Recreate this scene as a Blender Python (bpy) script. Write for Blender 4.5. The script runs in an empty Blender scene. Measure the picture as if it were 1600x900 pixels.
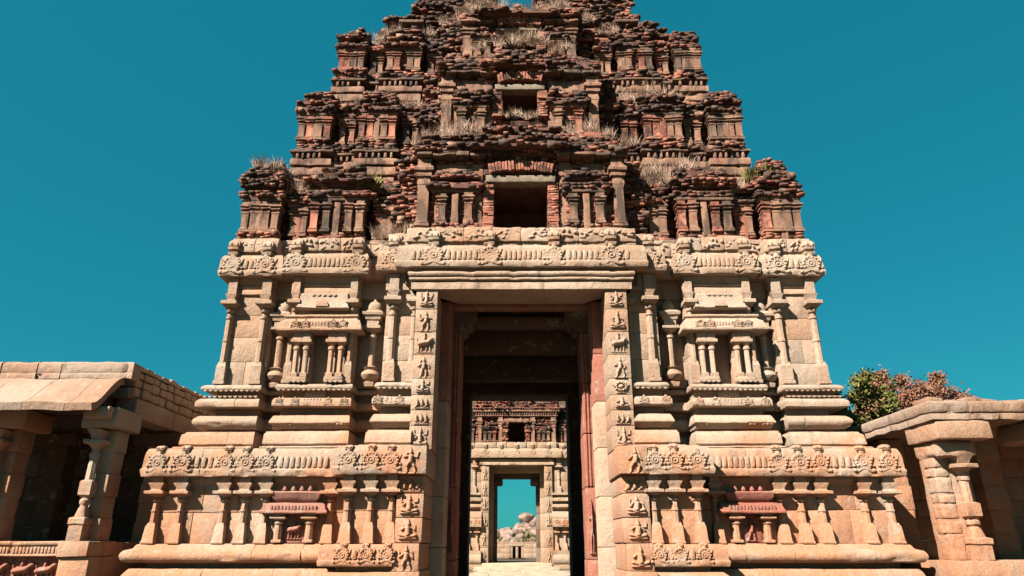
import bpy, math, random
import numpy as np
from mathutils import Vector
R = math.radians
random.seed(7)
rng = np.random.default_rng(7)
scn = bpy.context.scene
COL = scn.collection

# ------------------------------------------------------------ camera
cd = bpy.data.cameras.new('camera'); cam = bpy.data.objects.new('camera', cd); COL.objects.link(cam)
cd.sensor_width = 36; cd.lens = 24.0; cd.clip_end = 3000
cam.location = (-0.2, 0, 1.55); cam.rotation_euler = (R(90 + 20.65), 0, R(0.16))
scn.camera = cam
# ------------------------------------------------------------ sky, sun, exposure
SUN_AZ, SUN_EL = 45.0, 40.0          # from the camera's back, to the left; height
w = bpy.data.worlds.new('World'); scn.world = w; w.use_nodes = True
nt = w.node_tree; nt.nodes.clear()
wo = nt.nodes.new('ShaderNodeOutputWorld'); bg = nt.nodes.new('ShaderNodeBackground')
sk = nt.nodes.new('ShaderNodeTexSky'); sk.sky_type = 'NISHITA'; sk.sun_disc = False
sk.sun_elevation = R(SUN_EL); sk.sun_rotation = R(180 + SUN_AZ); sk.air_density = 1.0; sk.dust_density = 0.6; sk.ozone_density = 2.0
tint = nt.nodes.new('ShaderNodeMix'); tint.data_type = 'RGBA'; tint.blend_type = 'MULTIPLY'
tint.inputs[0].default_value = 1.0; tint.inputs[7].default_value = (0.065, 0.36, 0.315, 1)
nt.links.new(sk.outputs[0], tint.inputs[6]); gm = nt.nodes.new('ShaderNodeMix'); gm.data_type = 'RGBA'; gm.inputs[0].default_value = 0.45
gm.inputs[7].default_value = (0.018, 1.50, 2.12, 1)      # clear, even teal-blue air
nt.links.new(tint.outputs[2], gm.inputs[6]); nt.links.new(gm.outputs[2], bg.inputs[0])
bg.inputs[1].default_value = 0.05
nt.links.new(bg.outputs[0], wo.inputs[0])
sd = bpy.data.lights.new('sun', 'SUN'); sd.energy = 5.0; sd.angle = R(0.53); sd.color = (1.0, 0.90, 0.79)
sun = bpy.data.objects.new('sun', sd); COL.objects.link(sun)
sun.rotation_euler = Vector((math.sin(R(SUN_AZ)) * math.cos(R(SUN_EL)), math.cos(R(SUN_AZ)) * math.cos(R(SUN_EL)), -math.sin(R(SUN_EL)))).to_track_quat('-Z', 'Y').to_euler()
scn.view_settings.view_transform = 'Standard'; scn.view_settings.look = 'None'
scn.view_settings.exposure = 2.13; scn.view_settings.gamma = 1.0

# ------------------------------------------------------------ materials
def node(nt, t, **kw):
    n = nt.nodes.new(t)
    for k, v in kw.items(): setattr(n, k, v)
    return n
class NB:
    """tiny helper to wire node trees"""
    def __init__(s, name):
        s.m = bpy.data.materials.new(name); s.m.use_nodes = True; s.nt = s.m.node_tree
        s.b = s.nt.nodes['Principled BSDF']; s.L = s.nt.links.new
        s.b.inputs['Roughness'].default_value = 0.92
        s.b.inputs['Specular IOR Level'].default_value = 0.25
        s.pos = node(s.nt, 'ShaderNodeNewGeometry')
        s.oi = node(s.nt, 'ShaderNodeObjectInfo')
    def noise(s, scale, detail=4, rough=0.55, vec=None, stretch=None, off=0):
        mp = node(s.nt, 'ShaderNodeMapping')
        s.L(vec or s.pos.outputs['Position'], mp.inputs[0])
        mp.inputs['Location'].default_value = (off, off * 0.7, off * 1.3)
        if stretch: mp.inputs['Scale'].default_value = stretch
        n = node(s.nt, 'ShaderNodeTexNoise'); n.inputs['Scale'].default_value = scale
        n.inputs['Detail'].default_value = detail; n.inputs['Roughness'].default_value = rough
        s.L(mp.outputs[0], n.inputs['Vector']); return n.outputs[0]
    def ramp(s, fac, a, b, lo=0.0, hi=1.0):
        m = node(s.nt, 'ShaderNodeMapRange', interpolation_type='SMOOTHSTEP')
        m.inputs['From Min'].default_value = a; m.inputs['From Max'].default_value = b
        m.inputs['To Min'].default_value = lo; m.inputs['To Max'].default_value = hi
        s.L(fac, m.inputs['Value']); return m.outputs[0]
    def math(s, op, a, b):
        m = node(s.nt, 'ShaderNodeMath', operation=op)
        for i, q in enumerate((a, b)):
            if isinstance(q, (int, float)): m.inputs[i].default_value = q
            else: s.L(q, m.inputs[i])
        return m.outputs[0]
    def mix(s, fac, a, b, mode='MIX'):
        m = node(s.nt, 'ShaderNodeMix', data_type='RGBA', blend_type=mode)
        for i, q in ((0, fac), (6, a), (7, b)):
            if isinstance(q, tuple): m.inputs[i].default_value = q + (1,) if len(q) == 3 else q
            elif isinstance(q, (int, float)): m.inputs[i].default_value = q
            else: s.L(q, m.inputs[i])
        return m.outputs[2]
    def z(s):
        x = node(s.nt, 'ShaderNodeSeparateXYZ'); s.L(s.pos.outputs['Position'], x.inputs[0]); return x.outputs[2]
    def done(s, col, bumps=()):
        col = s.mix(1.0, col, (0.50, 0.50, 0.50), 'MULTIPLY')      # overall albedo
        s.L(col, s.b.inputs['Base Color'])
        prev = None
        for h, st, d in bumps:
            bp = node(s.nt, 'ShaderNodeBump'); bp.inputs['Strength'].default_value = st; bp.inputs['Distance'].default_value = d
            s.L(h, bp.inputs['Height'])
            if prev: s.L(prev, bp.inputs['Normal'])
            prev = bp.outputs[0]
        if prev: s.L(prev, s.b.inputs['Normal'])
        return s.m

def stone_mat(name, c1, c2, stain, z0=None, z1=None, stain_lo=0.0, stain_hi=0.75, dark=0.35):
    n = NB(name)
    base = n.mix(n.ramp(n.noise(0.55, 6), 0.35, 0.65), c1, c2)
    rnd = n.oi.outputs['Random']
    base = n.mix(n.ramp(rnd, 0.34, 0.05, 0, 0.30), base, (0.40, 0.37, 0.315))
    base = n.mix(n.ramp(rnd, 0.72, 0.98, 0, 0.28), base, stain)
    # iron-red staining, stronger low on the gateway
    f = n.noise(0.8, 5, 0.6, off=11)
    if z0 is not None:
        f = n.math('ADD', f, n.ramp(n.z(), z0, z1, 0.215, -0.09))
    base = n.mix(n.ramp(f, 0.50, 0.70, stain_lo, stain_hi), base, stain)
    # dark rain streaks and lichen
    st = n.noise(1.6, 5, 0.65, stretch=(2.2, 2.2, 0.35), off=3)
    base = n.mix(n.ramp(st, 0.57, 0.76, 0, dark * 1.25), base, (0.10, 0.075, 0.06))
    lich = n.noise(9, 4, 0.7, off=21)
    base = n.mix(n.ramp(lich, 0.58, 0.72, 0, 0.32), base, (0.20, 0.14, 0.10))
    pale = n.noise(3.2, 6, 0.7, off=41)
    base = n.mix(n.ramp(pale, 0.56, 0.66, 0, 0.5), base, (0.49, 0.43, 0.355))
    gr = n.noise(42, 4, 0.75)
    base = n.mix(n.ramp(gr, 0.45, 0.68, 0, 0.7), base, n.mix(1.0, base, (0.62, 0.56, 0.50), 'MULTIPLY'))
    return n.done(base, ((n.noise(6, 8, 0.7), 0.9, 0.05), (n.noise(38, 5, 0.75), 0.8, 0.012)))

STONE = stone_mat('granite', (0.42, 0.28, 0.19), (0.52, 0.385, 0.285), (0.55, 0.245, 0.125), 0.4, 6.4, 0.0, 0.75, 0.5)
STONE_WORN = stone_mat('worn_pale_granite', (0.50, 0.34, 0.23), (0.57, 0.43, 0.31), (0.48, 0.21, 0.13), None, None, 0, 0.45, 0.15)
STONE_ROOF = stone_mat('weathered_roof_granite', (0.36, 0.225, 0.15), (0.44, 0.30, 0.215), (0.36, 0.17, 0.10), None, None, 0, 0.5, 0.6)
STONE_RED = stone_mat('ochre_stained_granite', (0.38, 0.155, 0.105), (0.44, 0.21, 0.145), (0.36, 0.105, 0.07), None, None, 0.35, 0.85)
STONE_DARK = stone_mat('shaded_granite', (0.12, 0.075, 0.05), (0.16, 0.10, 0.07), (0.12, 0.055, 0.035), None, None, 0, 0.6, 0.6)  # darker granite for interiors and cores; interior shade is put into the colour
STONE_FAR = stone_mat('pale_granite', (0.38, 0.26, 0.165), (0.46, 0.33, 0.22), (0.40, 0.185, 0.10), None, None, 0, 0.4, 0.25)

def brick_mat(name, bare=0.5, crust=0.75):
    n = NB(name)
    isl = n.pos.outputs['Random Per Island']
    c = n.mix(n.ramp(isl, 0.0, 1.0), (0.17, 0.05, 0.032), (0.52, 0.20, 0.125))
    c = n.mix(n.ramp(n.noise(5, 5, 0.7, off=5), 0.52, 0.64, 0, 0.65), c, (0.36, 0.235, 0.16))
    f = n.math('ADD', n.noise(1.3, 6, 0.7, off=8), n.math('MULTIPLY', isl, 0.10))
    nz = node(n.nt, 'ShaderNodeSeparateXYZ'); n.L(n.pos.outputs['Normal'], nz.inputs[0])
    f = n.math('ADD', f, n.math('MULTIPLY', n.math('MAXIMUM', nz.outputs[2], 0), 0.10))
    c = n.mix(n.ramp(f, bare, bare + 0.09, 0.06, crust), c, (0.036, 0.025, 0.019))
    return n.done(c, ((n.noise(22, 4, 0.7), 0.6, 0.02), (n.noise(90, 3, 0.7), 0.4, 0.006)))
BRICK = brick_mat('lichen_black_brick', 0.49, 0.93)
BRICK_BARE = brick_mat('bare_red_brick', 0.60, 0.85)
def stucco_mat(name, a, b, dirt):
    n = NB(name)
    c = n.mix(n.ramp(n.noise(1.4, 5), 0.35, 0.65), a, b)
    c = n.mix(n.ramp(n.noise(2.6, 6, 0.7, off=31), 0.52, 0.64, 0, 0.8), c, (0.27, 0.105, 0.065))
    c = n.mix(n.ramp(n.noise(1.7, 5, 0.7, stretch=(2, 2, 0.6), off=17), dirt, dirt + 0.15, 0, 0.85), c, (0.05, 0.038, 0.03))
    c = n.mix(n.ramp(n.oi.outputs['Random'], 0, 1, 0, 0.35), c, (0.26, 0.15, 0.10))
    return n.done(c, ((n.noise(9, 6, 0.7), 0.7, 0.03), (n.noise(60, 4, 0.7), 0.4, 0.008)))
STUCCO = stucco_mat('lime_stucco', (0.36, 0.21, 0.135), (0.25, 0.125, 0.08), 0.46)
STUCCO_DARK = stucco_mat('blackened_stucco', (0.13, 0.085, 0.06), (0.20, 0.125, 0.08), 0.42)
def plain(name, c1, c2, scale=2.0, bump=0.4, rnd=None):
    n = NB(name)
    c = n.mix(n.ramp(n.noise(scale, 6), 0.35, 0.65), c1, c2)
    if rnd: c = n.mix(n.ramp(n.pos.outputs['Random Per Island'], 0, 1, 0, 1), c, rnd)
    return n.done(c, ((n.noise(scale * 8, 5, 0.7), bump, 0.02),))
CORE = plain('rubble_core', (0.11, 0.045, 0.03), (0.17, 0.08, 0.055), 3.0)
GREYLINTEL = plain('grey_lintel_stone', (0.20, 0.16, 0.115), (0.28, 0.225, 0.16), 5.0)
EARTH = plain('dry_earth', (0.11, 0.075, 0.045), (0.15, 0.105, 0.065), 0.7)
PAVE = plain('paving_granite', (0.42, 0.33, 0.23), (0.52, 0.42, 0.30), 1.5)
GRASS = plain('dry_grass', (0.58, 0.42, 0.31), (0.68, 0.52, 0.40), 3.0, 0.0, (0.42, 0.27, 0.19))
GRASSG = plain('green_weed', (0.13, 0.15, 0.035), (0.24, 0.22, 0.06), 3.0, 0.0, (0.30, 0.24, 0.08))
LEAF = plain('green_leaves', (0.15, 0.165, 0.03), (0.26, 0.23, 0.05), 1.2, 0.0, (0.09, 0.10, 0.025))
PINK = plain('pink_blossom', (0.32, 0.115, 0.09), (0.37, 0.165, 0.11), 1.2, 0.0, (0.20, 0.12, 0.05))
BARK = plain('bark', (0.10, 0.07, 0.05), (0.15, 0.10, 0.07), 5.0)
BOULDER = plain('boulder_granite', (0.38, 0.255, 0.20), (0.15, 0.105, 0.085), 1.3, 1.0)

# ------------------------------------------------------------ mesh helpers
def vn(P, seed=0):
    """value noise in 0..1 at points P (n,3)"""
    P = np.asarray(P, float); I = np.floor(P).astype(np.int64); F = P - I; F = F * F * (3 - 2 * F)
    def h(ix, iy, iz):
        n = (ix * 374761393 + iy * 668265263 + iz * 2147483647 + seed * 974711) & 0xffffffff
        n = ((n ^ (n >> 13)) * 1274126177) & 0xffffffff
        n = n ^ (n >> 16)
        return (n & 0xffff) / 65535.0
    o = 0
    for a in (0, 1):
        for b in (0, 1):
            for c in (0, 1):
                wgt = (F[:, 0] if a else 1 - F[:, 0]) * (F[:, 1] if b else 1 - F[:, 1]) * (F[:, 2] if c else 1 - F[:, 2])
                o = o + wgt * h(I[:, 0] + a, I[:, 1] + b, I[:, 2] + c)
    return o
def wobble(V, amp=0.008, freq=4.0, seed=0):
    V = np.asarray(V, float)
    d = np.stack([vn(V * freq + 13.7 * k, seed + k) - 0.5 for k in range(3)], 1)
    d2 = np.stack([vn(V * freq * 3.1 + 5.1 * k, seed + 5 + k) - 0.5 for k in range(3)], 1)
    return V + (d * 2 + d2) * amp
class MB:
    def __init__(s): s.v = []; s.f = []; s.n = 0
    def add(s, V, F):
        V = np.asarray(V, float).reshape(-1, 3); s.v.append(V); n = s.n
        s.f.extend([tuple(i + n for i in f) for f in F]); s.n += len(V); return s
    def verts(s): return np.concatenate(s.v) if s.v else np.zeros((0, 3))
WL = {}
def link(name, me, parent=None, loc=(0, 0, 0), rz=0.0, rot=None, scale=None):
    o = bpy.data.objects.new(name, me); COL.objects.link(o)
    loc = Vector(loc); p = WL[parent.name] if parent is not None else Vector((0, 0, 0))
    o.parent = parent; o.location = loc - p; WL[o.name] = loc
    if rot: o.rotation_euler = rot
    elif rz: o.rotation_euler = (0, 0, rz)
    if scale is not None: o.scale = scale
    return o
def tag(o, label=None, cat=None, kind=None, group=None):
    if label: o['label'] = label
    if cat: o['category'] = cat
    if kind: o['kind'] = kind
    if group: o['group'] = group
    return o
def to_mesh(V, F, name, mat, smooth=40, weld=False):
    V = np.asarray(V, float)
    if weld:
        q, inv = np.unique(np.round(V, 5), axis=0, return_inverse=True); inv = inv.ravel()
        V = q; F = [tuple(dict.fromkeys(int(inv[i]) for i in f)) for f in F]; F = [f for f in F if len(f) > 2]
    me = bpy.data.meshes.new(name); me.from_pydata(V.tolist(), [], F)
    me.materials.append(mat)
    if smooth:
        me.polygons.foreach_set('use_smooth', [True] * len(me.polygons)); me.set_sharp_from_angle(angle=R(smooth))
    me.update(); return me
def build(mb, name, mat, parent=None, smooth=40, weld=False, base=False):
    """link the collected shape, origin at its middle (or base)"""
    V = mb.verts(); lo, hi = V.min(0), V.max(0); c = (lo + hi) / 2
    if base: c[2] = lo[2]
    return link(name, to_mesh(V - c, mb.f, name, mat, smooth, weld), parent, c)
def empty(name, loc, label, cat, group=None):
    return tag(link(name, None, None, loc), label, cat, None, group)
def gridf(nu, nv):
    return [(i * nv + j, (i + 1) * nv + j, (i + 1) * nv + j + 1, i * nv + j + 1) for i in range(nu - 1) for j in range(nv - 1)]
def cham(prof, r=0.018):
    out = [prof[0]]
    for a, b, c in zip(prof, prof[1:], prof[2:]):
        a, b, c = map(np.array, (a, b, c)); u = a - b; v = c - b; lu = np.hypot(*u); lv = np.hypot(*v)
        if lu < 1e-6 or lv < 1e-6: continue
        if abs(np.dot(u, v) / lu / lv) > 0.93: out.append(tuple(b)); continue
        out.append(tuple(b + u / lu * min(r, lu * 0.4))); out.append(tuple(b + v / lv * min(r, lv * 0.4)))
    out.append(prof[-1]); return out
SEED = [0]
def sweep(mb, x0, x1, yf, prof, retL=0.0, retR=0.0, step=0.08, amp=0.007, chip=0.03, r=0.018, kL=1.0, kR=1.0):
    """a moulded course: profile of (outward offset, z) run along the front, returning along the sides"""
    SEED[0] += 1
    pr = np.array(cham(prof, r)); o = pr[:, 0]; z = pr[:, 1]; n = len(pr)
    cols = []
    if retL:
        for u in np.linspace(0, 1, max(2, int(retL / 0.35) + 1))[:-1]:
            cols.append(np.stack([x0 - o * kL, (yf + retL) * (1 - u) + (yf - o) * u, z], 1))
    xl = x0 - o * kL if retL else np.full(n, x0); xr = x1 + o * kR if retR else np.full(n, x1)
    for t in np.linspace(0, 1, max(2, int((x1 - x0) / step) + 1)):
        cols.append(np.stack([xl * (1 - t) + xr * t, yf - o, z], 1))
    if retR:
        for u in np.linspace(1, 0, max(2, int(retR / 0.35) + 1))[1:]:
            cols.append(np.stack([x1 + o * kR, (yf + retR) * (1 - u) + (yf - o) * u, z], 1))
    V = np.concatenate(cols)
    V = wobble(V, amp, 3.5, SEED[0])
    if chip:                                   # broken arrises
        om = np.tile(o, len(cols)); k = np.clip((vn(V * 4.6, SEED[0]) - 0.66) / 0.12, 0, 1) * (om > o.max() - 0.04)
        V[:, 1] += k * chip; V[:, 2] += k * chip * 0.6 * np.where(np.tile(z, len(cols)) < z.mean(), 1, -1)
    F = gridf(len(cols), n); m = len(V)
    F.append(tuple(range(n))); F.append(tuple(m - n + i for i in range(n)))
    mb.add(V, F); return mb
def stonebox(mb, x0, x1, y0, y1, z0, z1, r=0.02, seg=0.3, amp=0.008, freq=3.0):
    """a dressed block: rounded arrises, slightly uneven faces (welded at build)"""
    SEED[0] += 1
    c = np.array([(x0 + x1) / 2, (y0 + y1) / 2, (z0 + z1) / 2]); h = np.array([x1 - x0, y1 - y0, z1 - z0]) / 2
    r = min(r, h.min() * 0.45)
    ax = []
    for k in range(3):
        inner = np.linspace(-h[k] + r, h[k] - r, max(2, int(2 * h[k] / seg) + 1))
        ax.append(np.concatenate([[-h[k]], inner, [h[k]]]))
    for k in range(3):
        i, j = [a for a in range(3) if a != k]
        for s in (-1, 1):
            A, B = np.meshgrid(ax[i], ax[j], indexing='ij'); P = np.zeros((A.size, 3))
            P[:, i] = A.ravel(); P[:, j] = B.ravel(); P[:, k] = s * h[k]
            q = np.clip(P, -(h - r), h - r); d = P - q; l = np.linalg.norm(d, axis=1, keepdims=True); P = q + d / np.maximum(l, 1e-9) * r
            mb.add(wobble(np.round(P + c, 5), amp, freq, 3), gridf(len(ax[i]), len(ax[j])))
    return mb
def block(name, x0, x1, y0, y1, z0, z1, mat, parent, **kw):
    mb = MB(); stonebox(mb, min(x0, x1), max(x0, x1), y0, y1, z0, z1, **kw); return build(mb, name, mat, parent, weld=True)
def stack(mb, rings, cx=0, cy=0, n=16, amp=0.004, freq=5):
    """rings of (z, half-x, half-y, squareness 0..1 or 8 for octagon) from bottom to top"""
    a = np.arange(n) * 2 * math.pi / n + (math.pi / n if n == 4 else 0); c, s = np.cos(a), np.sin(a); sq = 1 / np.maximum(abs(c), abs(s))
    oc = 1 / np.max([np.cos(a - k * math.pi / 4) for k in range(8)], axis=0)
    V = []
    for z, hx, hy, t in rings:
        r = oc if t == 8 else (1 - t) + t * sq
        V.append(np.stack([cx + hx * r * c, cy + hy * r * s, np.full(n, z)], 1))
    V = np.concatenate(V); SEED[0] += 1; V = wobble(V, amp, freq, SEED[0])
    m = len(rings); F = [(i * n + j, i * n + (j + 1) % n, (i + 1) * n + (j + 1) % n, (i + 1) * n + j) for i in range(m - 1) for j in range(n)]
    F.append(tuple(range(n))); F.append(tuple((m - 1) * n + j for j in range(n)))
    mb.add(V, F); return mb
def steps(lst):
    """(z0,z1,hx,hy,t) slabs -> rings with small arrises"""
    out = []
    for z0, z1, hx, hy, t in lst:
        e = min(0.012, (z1 - z0) * 0.3)
        out += [(z0, hx - e, hy - e, t), (z0 + e, hx, hy, t), (z1 - e, hx, hy, t), (z1, hx - e, hy - e, t)]
    return out
def relief_mesh(name, W, H, func, mat, nx=44, nz=None, eps=0.002, back=0.03):
    """carved relief: height map over a W x H panel centred on the origin, facing -Y; ground left open"""
    nz = nz or max(8, int(nx * H / W))
    u = np.linspace(-W / 2, W / 2, nx); v = np.linspace(-H / 2, H / 2, nz); U, Vv = np.meshgrid(u, v, indexing='ij')
    h = func(U, Vv); y = np.where(h > eps, -h, back)
    V = np.stack([U.ravel(), y.ravel(), Vv.ravel()], 1); hf = (h > eps)
    F = [f for f in gridf(nx, nz) if any(hf.ravel()[i] for i in f)]
    used = sorted({i for f in F for i in f}); mp = {q: i for i, q in enumerate(used)}
    return to_mesh(V[used], [tuple(mp[i] for i in f) for f in F], name, mat, 50)
def cap(U, V, p, q, r0, r1=None, d=None):
    """height of a capsule limb from p to q"""
    r1 = r0 if r1 is None else r1; p = np.array(p); q = np.array(q); e = q - p; L = max(e @ e, 1e-9)
    t = np.clip(((U - p[0]) * e[0] + (V - p[1]) * e[1]) / L, 0, 1)
    D = np.hypot(U - p[0] - t * e[0], V - p[1] - t * e[1]); r = r0 + (r1 - r0) * t
    return np.sqrt(np.maximum(0, 1 - (D / r) ** 2)) * (d or 0.8) * r
def figure(kind, rg):
    def f(U, V):
        h = np.zeros_like(U); m = lambda *a, **k: np.maximum(h, cap(U, V, *a, **k))
        j = lambda s=0.02: rg.uniform(-s, s)
        if kind == 'seated':
            h = m((-.17, -.2), (.17, -.2), .035); h = m((-.15, -.13 + j()), (.02, -.17), .05); h = m((.15, -.13 + j()), (-.02, -.17), .05)
            h = m((0, -.1), (j(), .06), .07, .06); h = m((0, .13), (0, .15), .05); h = m((0, .19), (j(), .29), .04, .012)
            for s in (-1, 1):
                e = (s * .14, .0 + j(.05)); h = m((s * .06, .08), e, .028); h = m(e, (s * rg.uniform(.08, .19), rg.uniform(-.1, .16)), .024)
                if rg.random() < .6: e = (s * .17, .1 + j()); h = m((s * .06, .08), e, .024); h = m(e, (s * .18, .2 + j()), .022)
        elif kind == 'standing':
            h = m((0, -.05), (j(), .07), .06, .055); h = m((0, .14), (0, .155), .045); h = m((0, .19), (0, .28), .035, .01)
            for s in (-1, 1):
                k = (s * .07 + j(), -.16 + j()); h = m((s * .03, -.06), k, .04); h = m(k, (s * rg.uniform(.04, .12), -.28), .032)
                e = (s * .14, .02 + j(.05)); h = m((s * .055, .08), e, .026); h = m(e, (s * rg.uniform(.05, .18), rg.uniform(-.1, .2)), .023)
            h = m((-.16, -.3), (.16, -.3), .02)
        elif kind == 'beast':
            h = m((-.12, -.02), (.1, .02), .085, .075); h = m((.12, .06), (.17, .1), .06); h = m((.19, .06), (.21, -.08), .03, .018)
            for x in (-.15, -.07, .06, .13): h = m((x, -.05), (x + j(.03), -.22), .032, .026)
            h = m((-.2, 0), (-.22, .12), .018); h = m((-.02, .1), (-.01, .2), .045, .03); h = m((-.01, .24), (0, .26), .032)
            h = m((-.2, -.25), (.2, -.25), .018)
        elif kind == 'lotus':
            r = np.hypot(U, V); t = np.arctan2(V, U); ro = .15 + .02 * np.cos(10 * t)
            h = np.maximum(h, np.sqrt(np.maximum(0, 1 - ((r - ro) / .045) ** 2)) * .035); h = np.maximum(h, np.sqrt(np.maximum(0, 1 - (r / .09) ** 2)) * .04)
            for s in (-1, 1): h = m((s * .15, .02), (s * .22, .06), .03)
            h = m((-.12, -.24), (.12, -.24), .022); h = m((0, -.15), (0, -.22), .03)
        else:                                    # riders in a row
            for x in (-.14, 0, .14):
                h = m((x, -.12), (x + j(), .02), .045); h = m((x, .07), (x, .08), .035); h = m((x, .12), (x, .17), .02, .008)
                h = m((x, -.02), (x + .07, -.04 + j()), .02); h = m((x, -.12), (x + .06 * rg.choice([-1, 1]), -.2), .03)
            h = m((-.2, -.24), (.2, -.24), .02)
        return h * 1.25
    return f
def kudu(U, V):
    """foliate horseshoe medallion: beaded curls round a small boss, scrolls at the foot"""
    r = np.hypot(U, V * .95); h = np.where((r < .178) & (V > -.16), .022, 0.0); M = np.maximum
    dome = lambda x, y, q, a: np.sqrt(np.maximum(0, 1 - (((U - x) ** 2 + (V - y) ** 2) / q ** 2))) * a
    for i in range(10):
        a = -.55 + i * (math.pi + 1.1) / 9; h = M(h, dome(.150 * math.cos(a), .150 * math.sin(a), .034, .050)); a2 = a + .17
        h = M(h, cap(U, V, (.10 * math.cos(a2), .10 * math.sin(a2)), (.126 * math.cos(a2 + .2), .126 * math.sin(a2 + .2)), .020, .013, 1.8))
    h = M(h, np.sqrt(np.maximum(0, 1 - ((r - .062) / .018) ** 2)) * .042); h = M(h, dome(0, 0, .035, .05))
    for s in (-1, 1):
        h = M(h, cap(U, V, (s * .06, -.15), (s * .15, -.19), .036, .028)); h = M(h, dome(s * .195, -.175, .04, .04)); h = M(h, dome(s * .205, -.08, .028, .03)); h = M(h, cap(U, V, (s * .185, .05), (s * .215, .12), .02, .012))
    return M(h, cap(U, V, (0, .16), (0, .235), .055, .04))

# ============================================================ ground
def sheet(name, x0, x1, y0, y1, z, mat, nx=2, ny=2, amp=0.0):
    X, Y = np.meshgrid(np.linspace(x0, x1, nx), np.linspace(y0, y1, ny), indexing='ij')
    V = np.stack([X.ravel(), Y.ravel(), np.full(X.size, float(z))], 1)
    if amp: V[:, 2] += (vn(V * 0.35, 4) - 0.5) * amp
    mb = MB().add(V, gridf(nx, ny)); return tag(build(mb, name, mat), None, None, 'structure')
sheet('ground', -900, 900, -300, 1500, -0.01, EARTH)
yard = sheet('courtyard', -40, 40, 29.5, 130, 0.03, EARTH, 60, 70, 0.05)

# ============================================================ the near gateway
T = empty('gateway_tower', (0, 22, 0), 'huge tan stone gateway with a ruined red brick stepped tower, nearest the camera', 'gateway')
def sx(s, a, b): return (a, b) if s > 0 else (-b, -a)
def course(name, s, a, b, yf, prof, ri, ro, mat=STONE, parent=T, cuts=(), ki=1.0, ko=1.0, **kw):
    """one moulded course of a bay, cut into its stones at |x| = cuts"""
    xs = [a] + sorted(cuts) + [b]; out = []
    for i, (p, q) in enumerate(zip(xs, xs[1:])):
        g = 0.005
        p2 = p + (g if i else 0); q2 = q - (g if i < len(xs) - 2 else 0)
        l, r_ = (ri if i == 0 else 0), (ro if i == len(xs) - 2 else 0)
        x0, x1 = sx(s, p2, q2)
        if s < 0: l, r_ = r_, l
        a_, b_ = (ki, ko) if s > 0 else (ko, ki)
        mb = MB(); sweep(mb, x0, x1, yf + random.uniform(-.006, .006), prof, l, r_, kL=a_, kR=b_, **kw); ob = build(mb, name, mat, parent); out.append(ob)
        if q - p < 2.6 and ri < 2 and ro < 2: ob.rotation_euler = (0, random.gauss(0, .004), random.gauss(0, .003))
    return out
def worn_kudu(seed):
    rg = np.random.default_rng(seed); sxx, tz = rg.uniform(.9, 1.08), rg.uniform(-.015, .015)
    def f(U, V):
        h = kudu(U * sxx + V * tz, V); P = np.stack([U.ravel() * 7 + seed, V.ravel() * 7, np.full(U.size, seed * 3.3)], 1)
        wear = np.clip(.25 + 1.5 * vn(P, seed).reshape(U.shape), .3, 1.1); fine = .004 * (vn(P * 5, seed + 1).reshape(U.shape) - .3)
        return np.where(h > .002, np.maximum(h * wear + fine, .006), 0)
    return f
KUDUS = [relief_mesh('kudu_medallion', 0.48, 0.48, worn_kudu(i), STONE, 52) for i in range(7)]
def head_mesh():
    mb = MB()
    stack(mb, [(0, .10, .12, .9), (.05, .125, .16, .8), (.07, .125, .16, .8), (.08, .085, .10, .8), (.12, .09, .11, .8), (.13, .125, .18, .7), (.18, .13, .19, .6), (.195, .09, .12, .6), (.22, .125, .15, .7), (.30, .125, .14, .7), (.35, .10, .10, .6), (.37, .05, .05, .5)], amp=.012, freq=9)
    for s in (-1, 1):
        stack(mb, [(.20, .03, .03, 0), (.23, .05, .05, 0), (.28, .045, .045, 0), (.31, .02, .02, 0)], s * .065, -.12, 8, .004)
    return to_mesh(mb.verts(), mb.f, 'lion_head_finial', STONE, 50)
HEADM = head_mesh()
def lumps(seed, W, H):
    rg = np.random.default_rng(seed)
    def f(U, V):
        h = np.zeros_like(U)
        for i in range(9):
            p = (rg.uniform(-W / 2, W / 2), rg.uniform(-H * .35, H * .38)); h = np.maximum(h, cap(U, V, p, (p[0] + rg.uniform(-.1, .1), p[1] + rg.uniform(-.07, .07)), rg.uniform(.025, .06), rg.uniform(.02, .05), .75))
        return h
    return f
FRZ = [relief_mesh('frieze_relief', .56, .32, lumps(300 + i, .5, .3), STONE, 34) for i in range(6)]
def frieze_relief(o, x, y, z, w): link('frieze_relief', random.choice(FRZ), o, (x, y + .012, z), scale=(w / .6, 1.7, 1.1))
def ribs(x0, x1, y, z0, z1, parent, pitch=0.125, rad=0.060, mat=STONE):
    n = max(1, int((x1 - x0) / pitch)); mb = MB()
    for i in range(n):
        x = x0 + (i + .5) * (x1 - x0) / n
        stack(mb, [(z0, rad * .6, rad * .5, 0), (z0 + .02, rad, rad * .62, 0), (z1 - .03, rad, rad * .62, 0), (z1, rad * .6, rad * .4, 0)], x, y, 8, .004)
    build(mb, 'fluting', mat, parent)
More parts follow.
